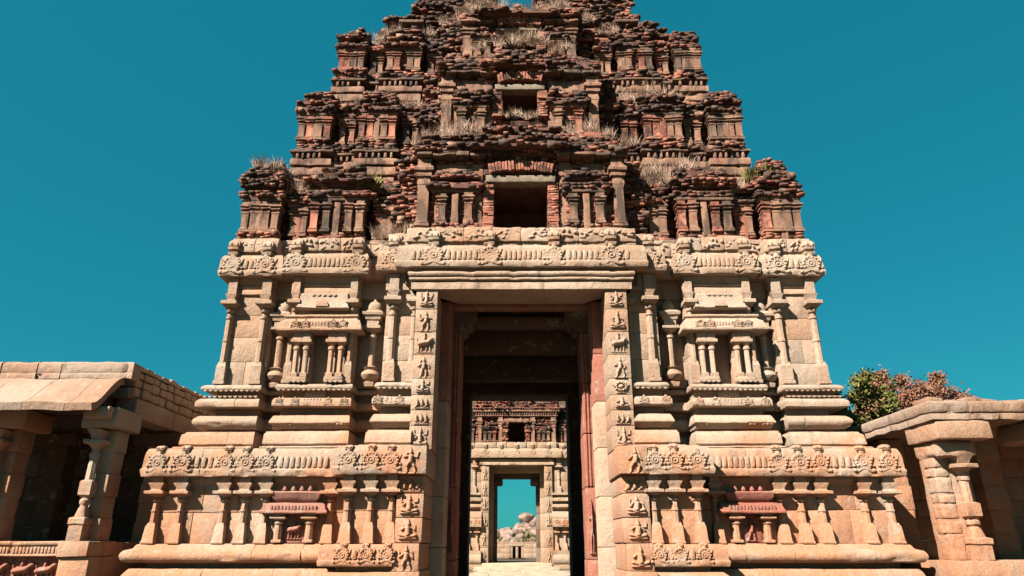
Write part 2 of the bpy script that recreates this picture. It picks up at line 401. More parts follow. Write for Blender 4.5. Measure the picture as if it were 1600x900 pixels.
def kapota(s, a, b, yf, zb, ri, ro, kud, h=0.56, o=0.27, name='cornice', cuts=(), heads=.5, k=1.0, mat=STONE, parent=T):
    pr = [(-.35, zb), (o - .02, zb), (o + .01, zb + .14 * k), (o - .02, zb + .155 * k), (o - .02, zb + .19 * k), (o - .03, zb + .42 * k), (o - .05, zb + .5 * k), (o - .09, zb + h - .01), (-.35, zb + h)]
    cs = course(name, s, a, b, yf, pr, ri, ro, cuts=cuts, mat=mat, parent=parent)
    ks = sorted(kud); y = yf - o + .02
    for q in ks:
        ko = link('kudu_medallion', random.choice(KUDUS), parent, (s * q, y - .006, zb + .30 * k), scale=(k * random.uniform(.94, 1.04) * (1.3 if heads > .8 else 1.04), random.uniform(.9, 1.25), k * (1.2 if heads > .8 else 1.0)))
        if heads and random.random() > .1: link('lion_head_finial', HEADM, parent, (s * q + random.uniform(-.02, .02), yf - o + .15, zb + h - (.12 if heads < .8 else .04)), rz=random.uniform(-.2, .2), scale=(.75 * k * (1 + .5 * (heads > .8)), .8 * (1 + .4 * (heads > .8)), k * heads * random.uniform(.85, 1.05)))
    ends = [a - (o - .1 if ri else 0)] + ks + [b + (o - .1 if ro else 0)]
    for p, q in zip(ends, ends[1:]):
        kk = .29 if heads > .8 else .25; p2, q2 = p + kk * k, q - kk * k
        if q2 - p2 > .12:
            x0, x1 = sx(s, p2, q2); ribs(x0, x1, y + .005, zb + .19 * k, zb + .42 * k, cs[0])
    return cs
def flat(o, z0, z1, bk=-.35): return [(bk, z0), (o, z0), (o, z1), (bk, z1)]
def torus(o0, o1, z0, z1, n=7):
    return [(-.35, z0)] + [(o0 + (o1 - o0) * math.sin(math.pi * (i + .3) / (n - .4)), z0 + (z1 - z0) * i / (n - 1)) for i in range(n)] + [(-.35, z1)]
# ---- pilasters (two patterns, meshes shared)
def pil_parts(key):
    L = key == 'low'
    b, sft, c = MB(), MB(), MB()
    if L:
        stack(b, steps([(0, .06, .165, .20, 1)]) + [(.07, .15, .185, 1), (.38, .125, .16, 1), (.40, .11, .145, 1), (.46, .095, .13, .9)])
        stack(sft, [(.44, .098, .13, 8), (.70, .088, .12, 8), (.71, .105, .14, 8), (.74, .105, .14, 8), (.75, .088, .12, 8), (.93, .08, .11, 8)])
        stack(c, [(.92, .09, .11, 0), (.94, .125, .155, 0), (.98, .125, .155, 0), (.99, .09, .12, 0), (1.03, .09, .12, 0), (1.06, .15, .18, .3), (1.09, .19, .21, .8)] + steps([(1.09, 1.165, .25, .27, 1)]) +
              [(1.17, .16, .2, 1), (1.20, .13, .18, 1), (1.26, .15, .19, 1), (1.33, .20, .22, 1), (1.345, .20, .22, 1), (1.35, .14, .19, 1), (1.50, .14, .19, 1)])
    else:
        stack(b, steps([(0, .10, .17, .17, 1), (.10, .50, .145, .15, 1)]) + [(.60, .11, .12, .9)])
        stack(sft, [(.55, .115, .13, 8), (1.15, .11, .12, 8), (1.16, .125, .14, 8), (1.22, .125, .14, 8), (1.23, .11, .12, 8), (1.80, .105, .115, 8)])
        stack(c, [(1.78, .10, .11, 0), (1.80, .13, .15, 0), (1.86, .13, .15, 0), (1.88, .095, .11, 0), (1.97, .095, .11, 0), (1.98, .13, .16, 0), (2.04, .15, .18, 0), (2.09, .12, .13, 0), (2.11, .19, .2, .6), (2.16, .20, .22, .9)] +
              steps([(2.16, 2.27, .25, .27, 1)]) + [(2.28, .15, .2, 1), (2.32, .12, .17, 1), (2.40, .14, .18, 1), (2.48, .19, .2, 1), (2.50, .14, .16, 1), (2.94, .14, .16, 1)])
    out = []
    for mb, nm in ((sft, 'shaft'), (b, 'base'), (c, 'capital')):
        out.append(to_mesh(mb.verts(), mb.f, nm, STONE, 38))
    # scalloped fringe and curled bracket ends belong to the capital
    return out
PL = {k: pil_parts(k) for k in ('low', 'high')}
def pilaster(key, x, y, z, parent=T, sc=(1, 1, 1)):
    a, b, c = PL[key]
    sc = (sc[0] * .86 * random.uniform(.96, 1.04), sc[1] * (1.12 if key == 'low' else 1.2), sc[2])
    o = link('pilaster', a, parent, (x, y, z), scale=sc)
    for me, nm in ((b, 'base'), (c, 'capital')):
        q = link(nm, me, o, (x, y, z))
    return o
def scallops(x0, x1, y, z, parent, pitch=.12, r=.055, mat=STONE):
    n = max(1, int((x1 - x0) / pitch)); mb = MB()
    for i in range(n):
        x = x0 + (i + .5) * (x1 - x0) / n; a = np.linspace(0, math.pi, 7)
        ring = np.stack([x + r * np.cos(a), np.zeros(7), z - r * np.sin(a) * .9], 1)
        f = ring.copy(); f[:, 1] = y; bk = ring.copy(); bk[:, 1] = y + .10
        mb.add(np.concatenate([f, bk]), [tuple(range(7))] + [(k, k + 1, k + 8, k + 7) for k in range(6)])
    build(mb, 'scalloped_edge', mat, parent)
def wall(s, a, b, y, z0, z1, rows, parent=T, depth=.5, mat=STONE, name='wall_stone'):
    """ashlar: each stone its own block"""
    zs = np.linspace(z0, z1, rows + 1); zs[1:-1] += rng.uniform(-.06, .06, rows - 1)
    for i in range(rows):
        L = b - a; n = max(1, int(round(L / random.uniform(.7, 1.1)))); xs = np.linspace(a, b, n + 1)
        if n > 1: xs[1:-1] += rng.uniform(-.15, .15, n - 1)
        for p, q in zip(xs, xs[1:]):
            x0, x1 = sx(s, p + .004, q - .004)
            block(name, x0, x1, y + random.uniform(-.008, .008), y + depth, zs[i] + .003, zs[i + 1] - .003, mat, parent, r=.014, seg=.35)
def panjara(x, y, z, parent=T):
    """pot-based column with a little pavilion on top, standing in the recess"""
    k = lambda rings, nm, p: build(stack(MB(), [(z + q[0],) + tuple(q[1:]) for q in rings], x, y, 16, .008, 7), nm, STONE, p)
    o = k([(0, .12, .12, .8), (.10, .14, .14, .8), (.14, .09, .09, 0), (.20, .19, .19, 0), (.30, .25, .25, 0), (.38, .22, .22, 0), (.44, .14, .14, 0), (.50, .20, .20, .3), (.54, .10, .10, 0)], 'pot_column', parent)
    k([(.52, .08, .08, 8), (1.30, .075, .075, 8), (1.32, .11, .11, 0), (1.38, .11, .11, 0), (1.40, .08, .08, 0), (1.46, .08, .08, 0), (1.52, .17, .17, .4), (1.56, .2, .2, .8)], 'shaft', o)
    k([(1.55, .22, .22, 1), (1.62, .22, .22, 1), (1.63, .16, .17, 1), (1.78, .16, .17, 1), (1.80, .2, .2, 1), (1.90, .22, .22, 1), (1.92, .27, .26, 1), (1.99, .28, .27, 1), (2.06, .2, .2, .9), (2.08, .16, .16, .4), (2.18, .19, .19, .1), (2.30, .14, .14, 0), (2.36, .05, .05, 0), (2.42, .02, .02, 0)], 'pavilion_cap', o)
def colonnette(x, y, z, h, r, parent, mat=STONE):
    mb = MB(); q = h
    stack(mb, steps([(z, z + .10 * q, r * 1.3, r * 1.3, 1)]) + [(z + .11 * q, r, r, 8), (z + .62 * q, r * .95, r * .95, 8), (z + .64 * q, r * 1.35, r * 1.35, 0), (z + .70 * q, r * 1.35, r * 1.35, 0), (z + .72 * q, r * .9, r * .9, 0), (z + .78 * q, r * 1.6, r * 1.6, .5)] + steps([(z + .79 * q, z + .87 * q, r * 2.1, r * 2.0, 1)]) + [(z + .88 * q, r * 1.3, r * 1.4, 1), (z + q, r * 1.7, r * 1.5, 1)], x, y, 16, .004, 8)
    return build(mb, 'colonnette', mat, parent)

ALPHA = dict(A=(6.75, 8.03, 17.47, .5, 10.0), B=(4.38, 6.22, 17.35, .6, .6), C=(2.70, 3.64, 17.15, 0, .8), R=(2.7, 7.9, 18.0, 0, 0))
for s in (-1, 1):
    # ---------------- base mouldings under the upper wall
    for key, (a, b, yf, ri, ro) in ALPHA.items():
        cut = ((a + b) / 2 + random.uniform(-.3, .3),) if key == 'A' else ((3.6, 4.6, 5.6, 6.6) if key == 'R' else ())
        e = .28 if key == 'R' else 0
        bk = -.6; K = dict(A=dict(ki=.3), B=dict(ki=.3, ko=.3), C=dict(ko=.4), R={})[key]
        course('base_block', s, a, b, yf, [(bk, 3.70), (.25 - e, 3.70), (.25 - e, 3.745), (.52 - e, 3.75), (.52 - e, 3.80), (.38 - e, 3.81), (.38 - e, 3.85), (.43 - e, 3.86), (.40 - e, 4.12), (.34 - e, 4.14), (.33 - e, 4.19), (bk, 4.19)], ri, ro, cuts=cut, **K)
        course('recessed_course', s, a, b, yf, flat(-.10, 4.185, 4.30, bk), ri, ro, chip=0, **K)
        if key in 'BC':
            c = course('cushion_course', s, a, b, yf, [(bk, 4.28), (.12, 4.28), (.14, 4.36), (.28, 4.38), (.30, 4.42), (.24, 4.50), (.17, 4.58), (.12, 4.62), (bk, 4.62)], ri, ro, **K)
            x0, x1 = sx(s, a - (.04 if ri else -.1), b + .04); scallops(x0, x1, yf - .255, 4.40, c[0], .105, .042)
        else:
            course('torus_course', s, a, b, yf, torus(.12, .27, 4.29, 4.62), ri, ro, cuts=cut, **K)
        course('recessed_course', s, a, b, yf, flat(-.14, 4.615, 4.83, bk), ri, ro, chip=0, **K)
        c = course('slab_course', s, a, b, yf, [(bk, 4.82), (.25, 4.82), (.26, 4.96), (.22, 5.0), (.18, 5.05), (bk, 5.06)], ri, ro, cuts=cut, **K)
        if key == 'B':
            for q in (a + .1, a + .5, b - .5, b - .1): link('kudu_medallion', random.choice(KUDUS), c[0], (s * q, yf - .25, 4.95), scale=(.5, .7, .45))
            x0, x1 = sx(s, a + .68, b - .68); ribs(x0, x1, yf - .24, 4.88, 5.02, c[0], .075, .036)
        if key == 'C':
            for q in (b - .05, a + .35): link('kudu_medallion', random.choice(KUDUS), c[0], (s * q, yf - .25, 4.95), scale=(.55, .7, .5))
            x0, x1 = sx(s, a + .52, b - .22); ribs(x0, x1, yf - .24, 4.88, 5.02, c[0], .075, .036)
        if key == 'A':
            x0, x1 = sx(s, a, b + .15); scallops(x0, x1, yf - .17, 5.13, c[0], .12, .05)
        course('recessed_course', s, a, b, yf, flat(-.12, 5.05, 5.28, bk), ri, ro, chip=0, **K)
        c = course('lip_course', s, a, b, yf, [(bk, 5.265), (.17, 5.265), (.20, 5.29), (.20, 5.36), (.13, 5.41), (.02, 5.44), (bk, 5.45)], ri, ro, **K)
        if key in 'ABC':
            x0, x1 = sx(s, a - (.04 if ri else 0), b + (.15 if key == 'A' else .04)); scallops(x0, x1, yf - .19, 5.285, c[0], .125, .05)
    # ---------------- upper wall: bay A, corner
    a, b, yf, ri, ro = ALPHA['A']
    wall(s, a, b - .04, yf + .09, 5.44, 7.98, 4)
    course('side_wall', s, b - .5, b - .09, yf + .62, flat(0, 5.44, 8.42, -.4), 0, 9.4, chip=0)
    pilaster('high', s * 7.86, yf + .10, 5.45); pilaster('high', s * 6.93, yf + .10, 5.45)
    course('entablature', s, a, b, yf, [(-.5, 7.95), (-.02, 7.95), (-.02, 8.10), (-.06, 8.11), (-.06, 8.14), (-.01, 8.15), (-.01, 8.2), (-.05, 8.22), (.0, 8.34), (.02, 8.43), (-.5, 8.43)], ri, ro, chip=0)
    kapota(s, a, b, yf, 8.42, ri, ro, (7.0, 7.92), h=.64, o=.25, heads=1.25, k=1.08)
    # ---------------- recesses: plain back wall, pot columns
    wall(s, 3.6, 6.8, 17.86, 5.44, 8.4, 4, name='recess_stone')
    panjara(s * 6.50, 17.72, 5.42); panjara(s * 3.98, 17.60, 5.42)
    course('entablature', s, 3.5, 6.9, 17.80, flat(.02, 7.9, 8.43), 0, 0, chip=0)
    course('cornice', s, 3.5, 6.9, 17.70, [(-.3, 8.42), (.22, 8.42), (.23, 8.56), (.18, 8.85), (.05, 9.06), (-.3, 9.06)], 0, 0)
    # ---------------- bay B with its niche
    a, b, yf, ri, ro = ALPHA['B']; xc = (a + b) / 2
    for t in (-1, 1):
        q0, q1 = sorted((xc + t * .24, xc + t * .90))
        wall(s, q0, q1, yf + .09, 5.44, 7.0, 2)
    wall(s, a + .02, b - .02, yf + .09, 7.0, 7.95, 1)
    block('niche_back', s * (xc - .3), s * (xc + .3), yf + .42, yf + .5, 5.2, 7.0, STONE, T)
    block('niche_sill', s * (xc - .26), s * (xc + .26), yf - .02, yf + .45, 5.1, 5.3, STONE, T)
    for t in (-1, 1):
        pilaster('high', s * (xc + t * .78), yf + .10, 5.45, sc=(.8, .9, 1))
        for d in (.33, .58): colonnette(s * (xc + t * d), yf - .07, 5.60, 1.15, .068, T)
        block('bracket_beam', s * (xc + t * .24), s * (xc + t * .70), yf - .16, yf + .1, 6.60, 6.82, STONE, T, amp=.012)
        x0, x1 = sx(s, *sorted((xc + t * .22, xc + t * .72)))
        mb = MB(); stonebox(mb, x0, x1, yf - .2, yf + .1, 5.47, 5.60, r=.03, amp=.015, freq=7); ob = build(mb, 'lotus_base', STONE, T, weld=True)
        scallops(x0, x1, yf - .21, 5.5, ob, .12, .06)
    c = course('niche_cornice', s, xc - .80, xc + .80, yf, [(-.2, 6.80), (.30, 6.80), (.31, 6.88), (.29, 6.9), (.25, 7.07), (.14, 7.15), (.14, 7.2), (.18, 7.21), (.18, 7.27), (.08, 7.3), (-.2, 7.3)], .3, .3)
    for t in (-.62, -.36, .36, .62): link('kudu_medallion', random.choice(KUDUS), c[0], (s * (xc + t), yf - .30, 6.99), scale=(.55, .8, .5))
    x0, x1 = sx(s, xc - .24, xc + .24); ribs(x0, x1, yf - .275, 6.91, 7.06, c[0], .08, .038)
    c = course('niche_pediment', s, xc - .50, xc + .50, yf, [(-.2, 7.44), (.20, 7.44), (.21, 7.50), (.17, 7.52), (.13, 7.84), (.12, 7.9), (-.2, 7.9)], .2, .2)
    x0, x1 = sx(s, xc - .36, xc + .36); scallops(x0, x1, yf - .16, 7.86, c[0], .14, .055)
    mb = MB(); stack(mb, [(7.5, .17, .06, 1), (7.62, .13, .06, 1), (7.7, .05, .05, .5), (7.74, .01, .01, 0)], s * xc, yf - .17); build(mb, 'gable_relief', STONE, c[0])
    course('entablature', s, a, b, yf, [(-.5, 7.92), (-.02, 7.92), (-.02, 8.10), (-.07, 8.115), (-.07, 8.15), (-.01, 8.16), (-.01, 8.2), (-.04, 8.22), (.0, 8.34), (.02, 8.43), (-.5, 8.43)], ri, ro, chip=0)
    for t in (-1, 1): block('entablature_stub', s * (xc + t * .72), s * (xc + t * .92), yf - .04, yf + .2, 7.93, 8.25, STONE, T)
    kapota(s, a, b, yf, 8.42, ri, ro, (a + .1, b - .1), h=.64, o=.25, heads=1.25, k=1.1)
    # ---------------- bay C beside the door
    a, b, yf, ri, ro = ALPHA['C']
    wall(s, a, b - .03, yf + .09, 5.44, 7.98, 4); pilaster('high', s * 3.40, yf + .10, 5.45); pilaster('high', s * 2.86, yf + .16, 5.45, sc=(.8, .8, 1))
    course('entablature', s, a, b, yf, flat(0, 7.95, 8.43, -.5), ri, ro, chip=0)
    kapota(s, 3.1, b, yf, 8.42, 0, ro, (3.45,), h=.64, o=.26, heads=1.25, k=1.1)
    # ---------------- beast frieze above the cornice
    for a, b, yf, ri in ((6.75, 8.03, 17.47, .4), (4.38, 6.22, 17.35, .4), (3.05, 3.64, 17.15, 0), (3.6, 6.8, 17.8, 0)):
        n = max(1, int((b - a) / .6)); xs = np.linspace(a, b, n + 1)
        for p, q in zip(xs, xs[1:]):
            x0, x1 = sx(s, p + .004, q - .004)
            o = block('frieze_stone', x0, x1, yf - .13 + random.uniform(-.02, .02), yf + .8, 9.16, 9.56 + random.uniform(-.03, .02), STONE, T, r=.025, seg=.1, amp=.022, freq=6)
            frieze_relief(o, (x0 + x1) / 2, yf - .13, 9.36, x1 - x0)
            block('frieze_ledge', x0, x1, yf - .06, yf + .8, 9.05, 9.155, STONE, o, r=.012)
    course('top_slab', s, 3.0, 7.98, 17.75, flat(.1, 9.52, 9.66, -.5), 0, 9, chip=.05)

    # ---------------- lower storey: long bay L and door bay D
    bL, yL = 8.75, 16.75; bD, yD = 4.12, 16.2
    course('plinth_stone', s, 4.0, bL, yL, flat(.36, -.05, .60, -.6), 0, 11, cuts=(5.2, 6.4, 7.6))
    course('plinth_torus', s, 4.0, bL, yL, torus(.12, .26, .60, 1.06), 0, 11, cuts=(5.6, 7.2))
    course('recessed_course', s, 4.0, bL, yL, flat(-.12, 1.05, 1.19, -.5), 0, 11, chip=0)
    course('plinth_torus', s, 4.0, bL, yL, [(-.5, 1.18), (.18, 1.18), (.26, 1.20), (.32, 1.28), (.32, 1.36), (.27, 1.44), (.13, 1.48), (.10, 1.55), (.03, 1.585), (-.5, 1.59)], 0, 11, cuts=(5.0, 6.1, 7.9))
    wall(s, 4.0, bL - .12, yL + .12, 1.58, 3.06, 2)
    course('side_wall', s, bL - .6, bL - .12, yL + .64, flat(0, 1.58, 3.08, -.4), 0, 10, chip=0)
    LP = (8.62, 8.03, 7.02, 6.54, 6.04)
    for q in LP: pilaster('low', s * q, yL + .12, 1.58)
    pilaster('low', s * 4.52, yL + .12, 1.58)
    course('architrave', s, 4.0, bL, yL, [(-.5, 2.90), (-.09, 2.90), (-.09, 2.97), (-.05, 2.98), (-.05, 3.07), (-.5, 3.07)], 0, 10, chip=0)
    kapota(s, 4.3, bL, yL, 3.06, 0, 10.5, [q for q in LP], h=.66, o=.25, k=1.08, cuts=(6.9 if s < 0 else 5.3, 7.6))
    course('top_slab', s, 4.0, bL, yL, [(-.5, 3.66), (.10, 3.66), (.10, 3.70), (-.02, 3.72), (-.05, 3.745), (-.5, 3.745)], 0, 10.5)
    # niche shrine of the lower storey
    xc = 5.30; yf = yL + .12
    for t in (-1, 1): colonnette(s * (xc + t * .36), yf - .12, 1.60, .66, .085, T)
    block('niche_back', s * (xc - .25), s * (xc + .25), yf - .03, yf + .05, 1.6, 2.25, STONE_RED, T)
    mk = 'standing' if s > 0 else 'beast'
    link('carved_figure', relief_mesh('carved_figure', .5, .64, figure(mk, np.random.default_rng(40 + s)), STONE_RED, 36), T, (s * xc, yf - .035, 1.90), scale=(.8, 1.8, .85))
    c = course('niche_cornice', s, xc - .42, xc + .42, yf, [(-.1, 2.23), (.36, 2.23), (.37, 2.29), (.33, 2.31), (.28, 2.44), (.2, 2.48), (-.1, 2.5)], .2, .2, mat=STONE_RED)
    x0, x1 = sx(s, xc - .55, xc + .55); ribs(x0, x1, yf - .335, 2.30, 2.42, c[0], .075, .035, STONE_RED)
    course('niche_roof', s, xc - .30, xc + .30, yf, [(-.1, 2.49), (.16, 2.49), (.24, 2.60), (.28, 2.72), (.2, 2.74), (-.1, 2.76)], .15, .15, mat=STONE_RED)
    for t in (-.3, -.1, .1, .3):
        mb = MB(); stack(mb, [(2.73, .04, .04, 0), (2.77, .06, .06, 0), (2.82, .04, .04, 0), (2.87, .01, .01, 0)], s * (xc + t), yf - .15, 10); build(mb, 'roof_finial', STONE_RED, T)
    # door bay
    wall(s, 2.8, bD - .02, yD + .12, 1.58, 3.06, 2)
    for q in (3.98, 3.46, 2.98): pilaster('low', s * q, yD + .12, 1.58)
    course('architrave', s, 2.6, bD, yD, [(-.5, 2.90), (-.09, 2.90), (-.09, 2.97), (-.05, 2.98), (-.05, 3.07), (-.5, 3.07)], 0, .7, chip=0)
    kapota(s, 2.86, bD, yD, 3.06, 0, .7, (3.98, 3.46, 3.02), h=.62, o=.25, k=1.05)
    course('top_slab', s, 2.6, bD, yD, [(-.5, 3.62), (.06, 3.62), (.06, 3.68), (-.02, 3.74), (-.5, 3.74)], 0, .7)
    course('top_slab', s, 2.6, 3.9, yD + .4, flat(.02, 3.72, 3.80, -.6), 0, .5)
    kapota(s, 2.86, bD + .12, yD, 1.11, 0, .7, (3.95, 3.42, 2.98), h=.47, o=.25, k=.82, name='base_cornice')
    course('recessed_course', s, 2.6, bD, yD, flat(.0, .98, 1.13, -.5), 0, .7, chip=0)
    course('plinth_torus', s, 2.6, bD + .1, yD, torus(.12, .3, .6, 1.0), 0, .7)
    course('plinth_stone', s, 2.6, bD + .1, yD, flat(.4, -.05, .61, -.6), 0, .7)
    # ---------------- door jamb: stacked carved blocks
    zz = [7.85, 7.32, 6.70, 6.09, 5.48, 5.06, 4.68, 4.29, 3.72]; kinds = ['seated', 'seated', 'beast', 'standing', 'lotus', 'seated', 'riders', 'seated'] if s > 0 else ['seated', 'standing', 'beast', 'standing', 'seated', 'riders', 'riders', 'seated']
    for i in range(8):
        z1, z0 = zz[i] - .004, zz[i + 1] + .004; y = 16.86 + random.uniform(-.008, .008)
        o = block('jamb_block', s * 2.2, s * 2.76, y, 17.9, z0, z1, STONE, T, r=.014, seg=.3, amp=.005)
        hh = z1 - z0; k = min(1, hh / .64)
        me = relief_mesh('carved_figure', .5, .64, figure(kinds[i], np.random.default_rng(100 + i * 2 + s)), STONE, 44)
        link('carved_figure', me, o, (s * 2.48, y + .004, (z0 + z1) / 2), scale=(max(k, .85), 1.7, k * 1.02))
    for z0, z1, y, kd, xi in ((3.07, 3.70, 15.97, 'standing', 2.2), (2.66, 3.06, 16.24, 'riders', 2.26), (2.14, 2.65, 16.15, 'seated', 2.25), (1.6, 2.13, 16.13, 'seated', 2.25), (1.02, 1.59, 16.02, 'seated' if s > 0 else 'standing', 2.28)):
        o = block('jamb_block', s * xi, s * 2.86, y, 17.9, z0 + .004, z1 - .004, STONE, T, r=.016, seg=.3, amp=.007)
        k = min(1, (z1 - z0) / .64); me = relief_mesh('carved_figure', .5, .64, figure(kd, np.random.default_rng(int(z0 * 50) + 7 * s + 60)), STONE, 44)
        link('carved_figure', me, o, (s * 2.56, y + .004, (z0 + z1) / 2), scale=(1.05, 1.8, k * 1.02))
    block('jamb_block', s * 2.24, s * 2.9, 15.9, 17.9, .2, 1.015, STONE, T, r=.02)
    # stepped reveal behind the jamb
    zs = [.05, 1.5, 2.7, 3.9, 5.1, 6.4, 7.9]
    for z0, z1 in zip(zs, zs[1:]):
        o = block('reveal_block', s * 1.95, s * 2.7, 17.905, 18.8, z0 + .004, z1 - .004, STONE_RED if z0 > 5 else STONE_WORN, T, r=.02, seg=.3)
        mb = MB()
        for d in (.25, .5, .72): stack(mb, [(z0 + .02, .03, .05, 0), (z1 - .02, .03, .05, 0)], s * 1.955, 17.9 + d, 8, .003)
        build(mb, 'reveal_moulding', STONE_RED if z0 > 5 else STONE_WORN, o)
    zs = [.05, 1.2, 3.0, 4.4, 5.8, 7.25]
    for z0, z1 in zip(zs, zs[1:]):
        o = block('inner_pier', s * 1.70, s * 2.6, 18.81, 19.8, z0 + .004, z1 - .004, STONE_RED, T, r=.03, seg=.25, amp=.014)
        mb = MB()
        for d in (.06, .15): stack(mb, [(z0 + .02, .035, .04, 0), (z1 - .02, .035, .04, 0)], s * (1.70 + d), 18.81, 8, .003)
        if z0 > 2.5: build(mb, 'reveal_moulding', STONE_RED, o)
    me = relief_mesh('guardian_relief', .5, .64, figure('standing', np.random.default_rng(5 + s)), STONE_RED, 40)
    link('guardian_relief', me, T, (s * 1.83, 18.80, 2.05), scale=(.42, 2.2, 2.3))
    # corbel brackets under the passage ceiling
    mb = MB(); pr = [(1.28, 8.05), (1.28, 7.72), (1.36, 7.66), (1.40, 7.55), (1.52, 7.50), (1.56, 7.38), (1.68, 7.32), (1.72, 7.22), (2.2, 7.22), (2.2, 8.05)]
    V = [(s * x, y, z) for y in (18.72, 19.75) for x, z in pr]; n = len(pr)
    mb.add(wobble(np.array(V), .01, 4), [tuple(range(n)), tuple(range(n, 2 * n))] + [(i, (i + 1) % n, n + (i + 1) % n, n + i) for i in range(n)]); build(mb, 'corbel_bracket', STONE_DARK, T, 20)
    # passage walls and rear portal
    for z0, z1 in ((.05, 2.2), (2.2, 4.3), (4.3, 6.2), (6.2, 8.3)):
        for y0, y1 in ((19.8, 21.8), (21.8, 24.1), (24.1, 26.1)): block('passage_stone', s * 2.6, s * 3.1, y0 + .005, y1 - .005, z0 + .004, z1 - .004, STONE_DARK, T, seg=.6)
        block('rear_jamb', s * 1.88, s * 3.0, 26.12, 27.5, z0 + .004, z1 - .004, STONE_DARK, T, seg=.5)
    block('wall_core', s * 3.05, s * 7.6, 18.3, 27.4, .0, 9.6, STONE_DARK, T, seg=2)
    block('rear_wall', s * 2.4, s * 8.2, 27.41, 27.8, .0, 9.6, STONE, T, seg=.8)

# ---- lintel and cornice over the door
course('lintel', 1, -2.82, 2.82, 16.88, [(-1.1, 7.85), (.08, 7.85), (.08, 8.05), (.02, 8.06), (.02, 8.09), (.13, 8.10), (.145, 8.135), (.13, 8.17), (.05, 8.175), (.05, 8.20), (.15, 8.21), (.18, 8.27), (.16, 8.33), (.06, 8.35), (.06, 8.43), (-1.1, 8.43)], .3, .3, chip=.02, r=.008)
kap = kapota(1, -3.1, 3.1, 16.86, 8.42, .7, .7, (-2.33, -.83, .87, 2.38), h=.66, o=.25, heads=1.25, k=1.12, cuts=(.0,))
xs = np.linspace(-3.1, 3.1, 9)
for p, q in zip(xs, xs[1:]):
    o = block('frieze_stone', p + .004, q - .004, 16.73 + random.uniform(-.02, .02), 17.9, 9.20, 9.64 + random.uniform(-.04, .03), STONE, T, r=.025, seg=.1, amp=.022, freq=6)
    frieze_relief(o, (p + q) / 2, 16.73, 9.42, q - p)
    block('frieze_ledge', p + .004, q - .004, 16.80, 17.9, 9.075, 9.195, STONE, o, r=.012)
# ---- passage ceiling, beams
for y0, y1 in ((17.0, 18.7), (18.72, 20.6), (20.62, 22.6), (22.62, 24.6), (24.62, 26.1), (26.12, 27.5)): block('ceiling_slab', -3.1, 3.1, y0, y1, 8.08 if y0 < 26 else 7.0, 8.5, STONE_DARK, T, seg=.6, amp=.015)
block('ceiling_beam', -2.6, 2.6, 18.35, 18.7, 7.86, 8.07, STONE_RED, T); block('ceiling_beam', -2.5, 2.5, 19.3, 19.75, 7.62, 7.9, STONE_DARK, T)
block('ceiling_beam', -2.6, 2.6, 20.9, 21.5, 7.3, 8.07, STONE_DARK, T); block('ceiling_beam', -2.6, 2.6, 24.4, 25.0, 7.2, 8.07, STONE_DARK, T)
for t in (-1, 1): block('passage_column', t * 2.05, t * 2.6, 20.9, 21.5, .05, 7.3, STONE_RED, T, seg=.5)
block('passage_floor', -3.0, 3.0, 16.2, 29.4, -.1, .08, PAVE, T, seg=.6)
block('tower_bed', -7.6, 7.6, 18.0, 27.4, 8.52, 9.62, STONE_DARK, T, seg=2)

# ============================================================ brick superstructure of the near gateway
BR = []                      # bricks: x, y, z, half length, half depth, half height, yaw, tilt, showing size
CM = MB()                    # rubble core behind the bricks
def bricks_line(p, q, z, nx, ny, L=.21, D=.2, H=.074, prot=.03, miss=.06, w=1.0, bare=False):
    """one course of bricks from p to q (plan points) with outward normal (nx, ny)"""
    d = np.array(q) - np.array(p); ln = np.hypot(*d)
    if ln < .08: return
    n = max(1, int(round(ln / (L * random.uniform(.6, 1.5))))); ang = math.atan2(d[1], d[0]); sh = random.uniform(-.3, .3); hk = random.uniform(.7, 1.15)
    er = (vn(np.array([(p[0] + d[0] * (i + .5) / n, p[1] + d[1] * (i + .5) / n, z * 1.4) for i in range(n)]) * 1.25, 9) - .5) * prot * 4.5
    for i in range(n):
        if random.random() < miss: continue
        t = (i + .5 + (sh * .4 if 0 < i < n - 1 else 0)) / n; l = ln / n / 2 * random.uniform(.88, 1.06)
        o = float(er[i]) + random.gauss(0, prot * .6) - (prot * 2.6 if random.random() < .13 else 0)
        if random.random() < .07: o += prot * 2.2
        BR.append((p[0] + d[0] * t + nx * (o - D / 2), p[1] + d[1] * t + ny * (o - D / 2), z + random.uniform(-.008, .008), l, D / 2, H / 2 * hk * random.uniform(.9, 1.08), ang + random.gauss(0, .025), random.gauss(0, .018), w * l * (1.4 if ny < -.5 else .2), random.choices((1.0 if bare else 0.0, 2.0, 3.0), (.86, .05, .09))[0] if w < 2 else 1.0))
        if random.random() < .035 and w < 2:      # a bigger lump of fallen moulding or masonry
            a = list(BR[-1]); a[3] *= random.uniform(1.1, 1.6); a[5] *= random.uniform(1.6, 2.6); a[9] = random.choice((0, 2, 3)); a[1] -= .02; BR[-1] = tuple(a)
def course_ring(xa, xb, yf, z, dl, dr, **kw):
    bricks_line((xa, yf), (xb, yf), z, 0, -1, **kw)
    if dl: bricks_line((xa, yf + dl), (xa, yf), z, -1, 0, **kw)
    if dr: bricks_line((xb, yf), (xb, yf + dr), z, 1, 0, **kw)
def corebox(x0, x1, y0, y1, z0, z1):
    V = [(x, y, z) for x in (x0, x1) for y in (y0, y1) for z in (z0, z1)]
    CM.add(V, [(0, 1, 3, 2), (4, 5, 7, 6), (0, 1, 5, 4), (2, 3, 7, 6), (0, 2, 6, 4), (1, 3, 7, 5)])
PITCH = .079
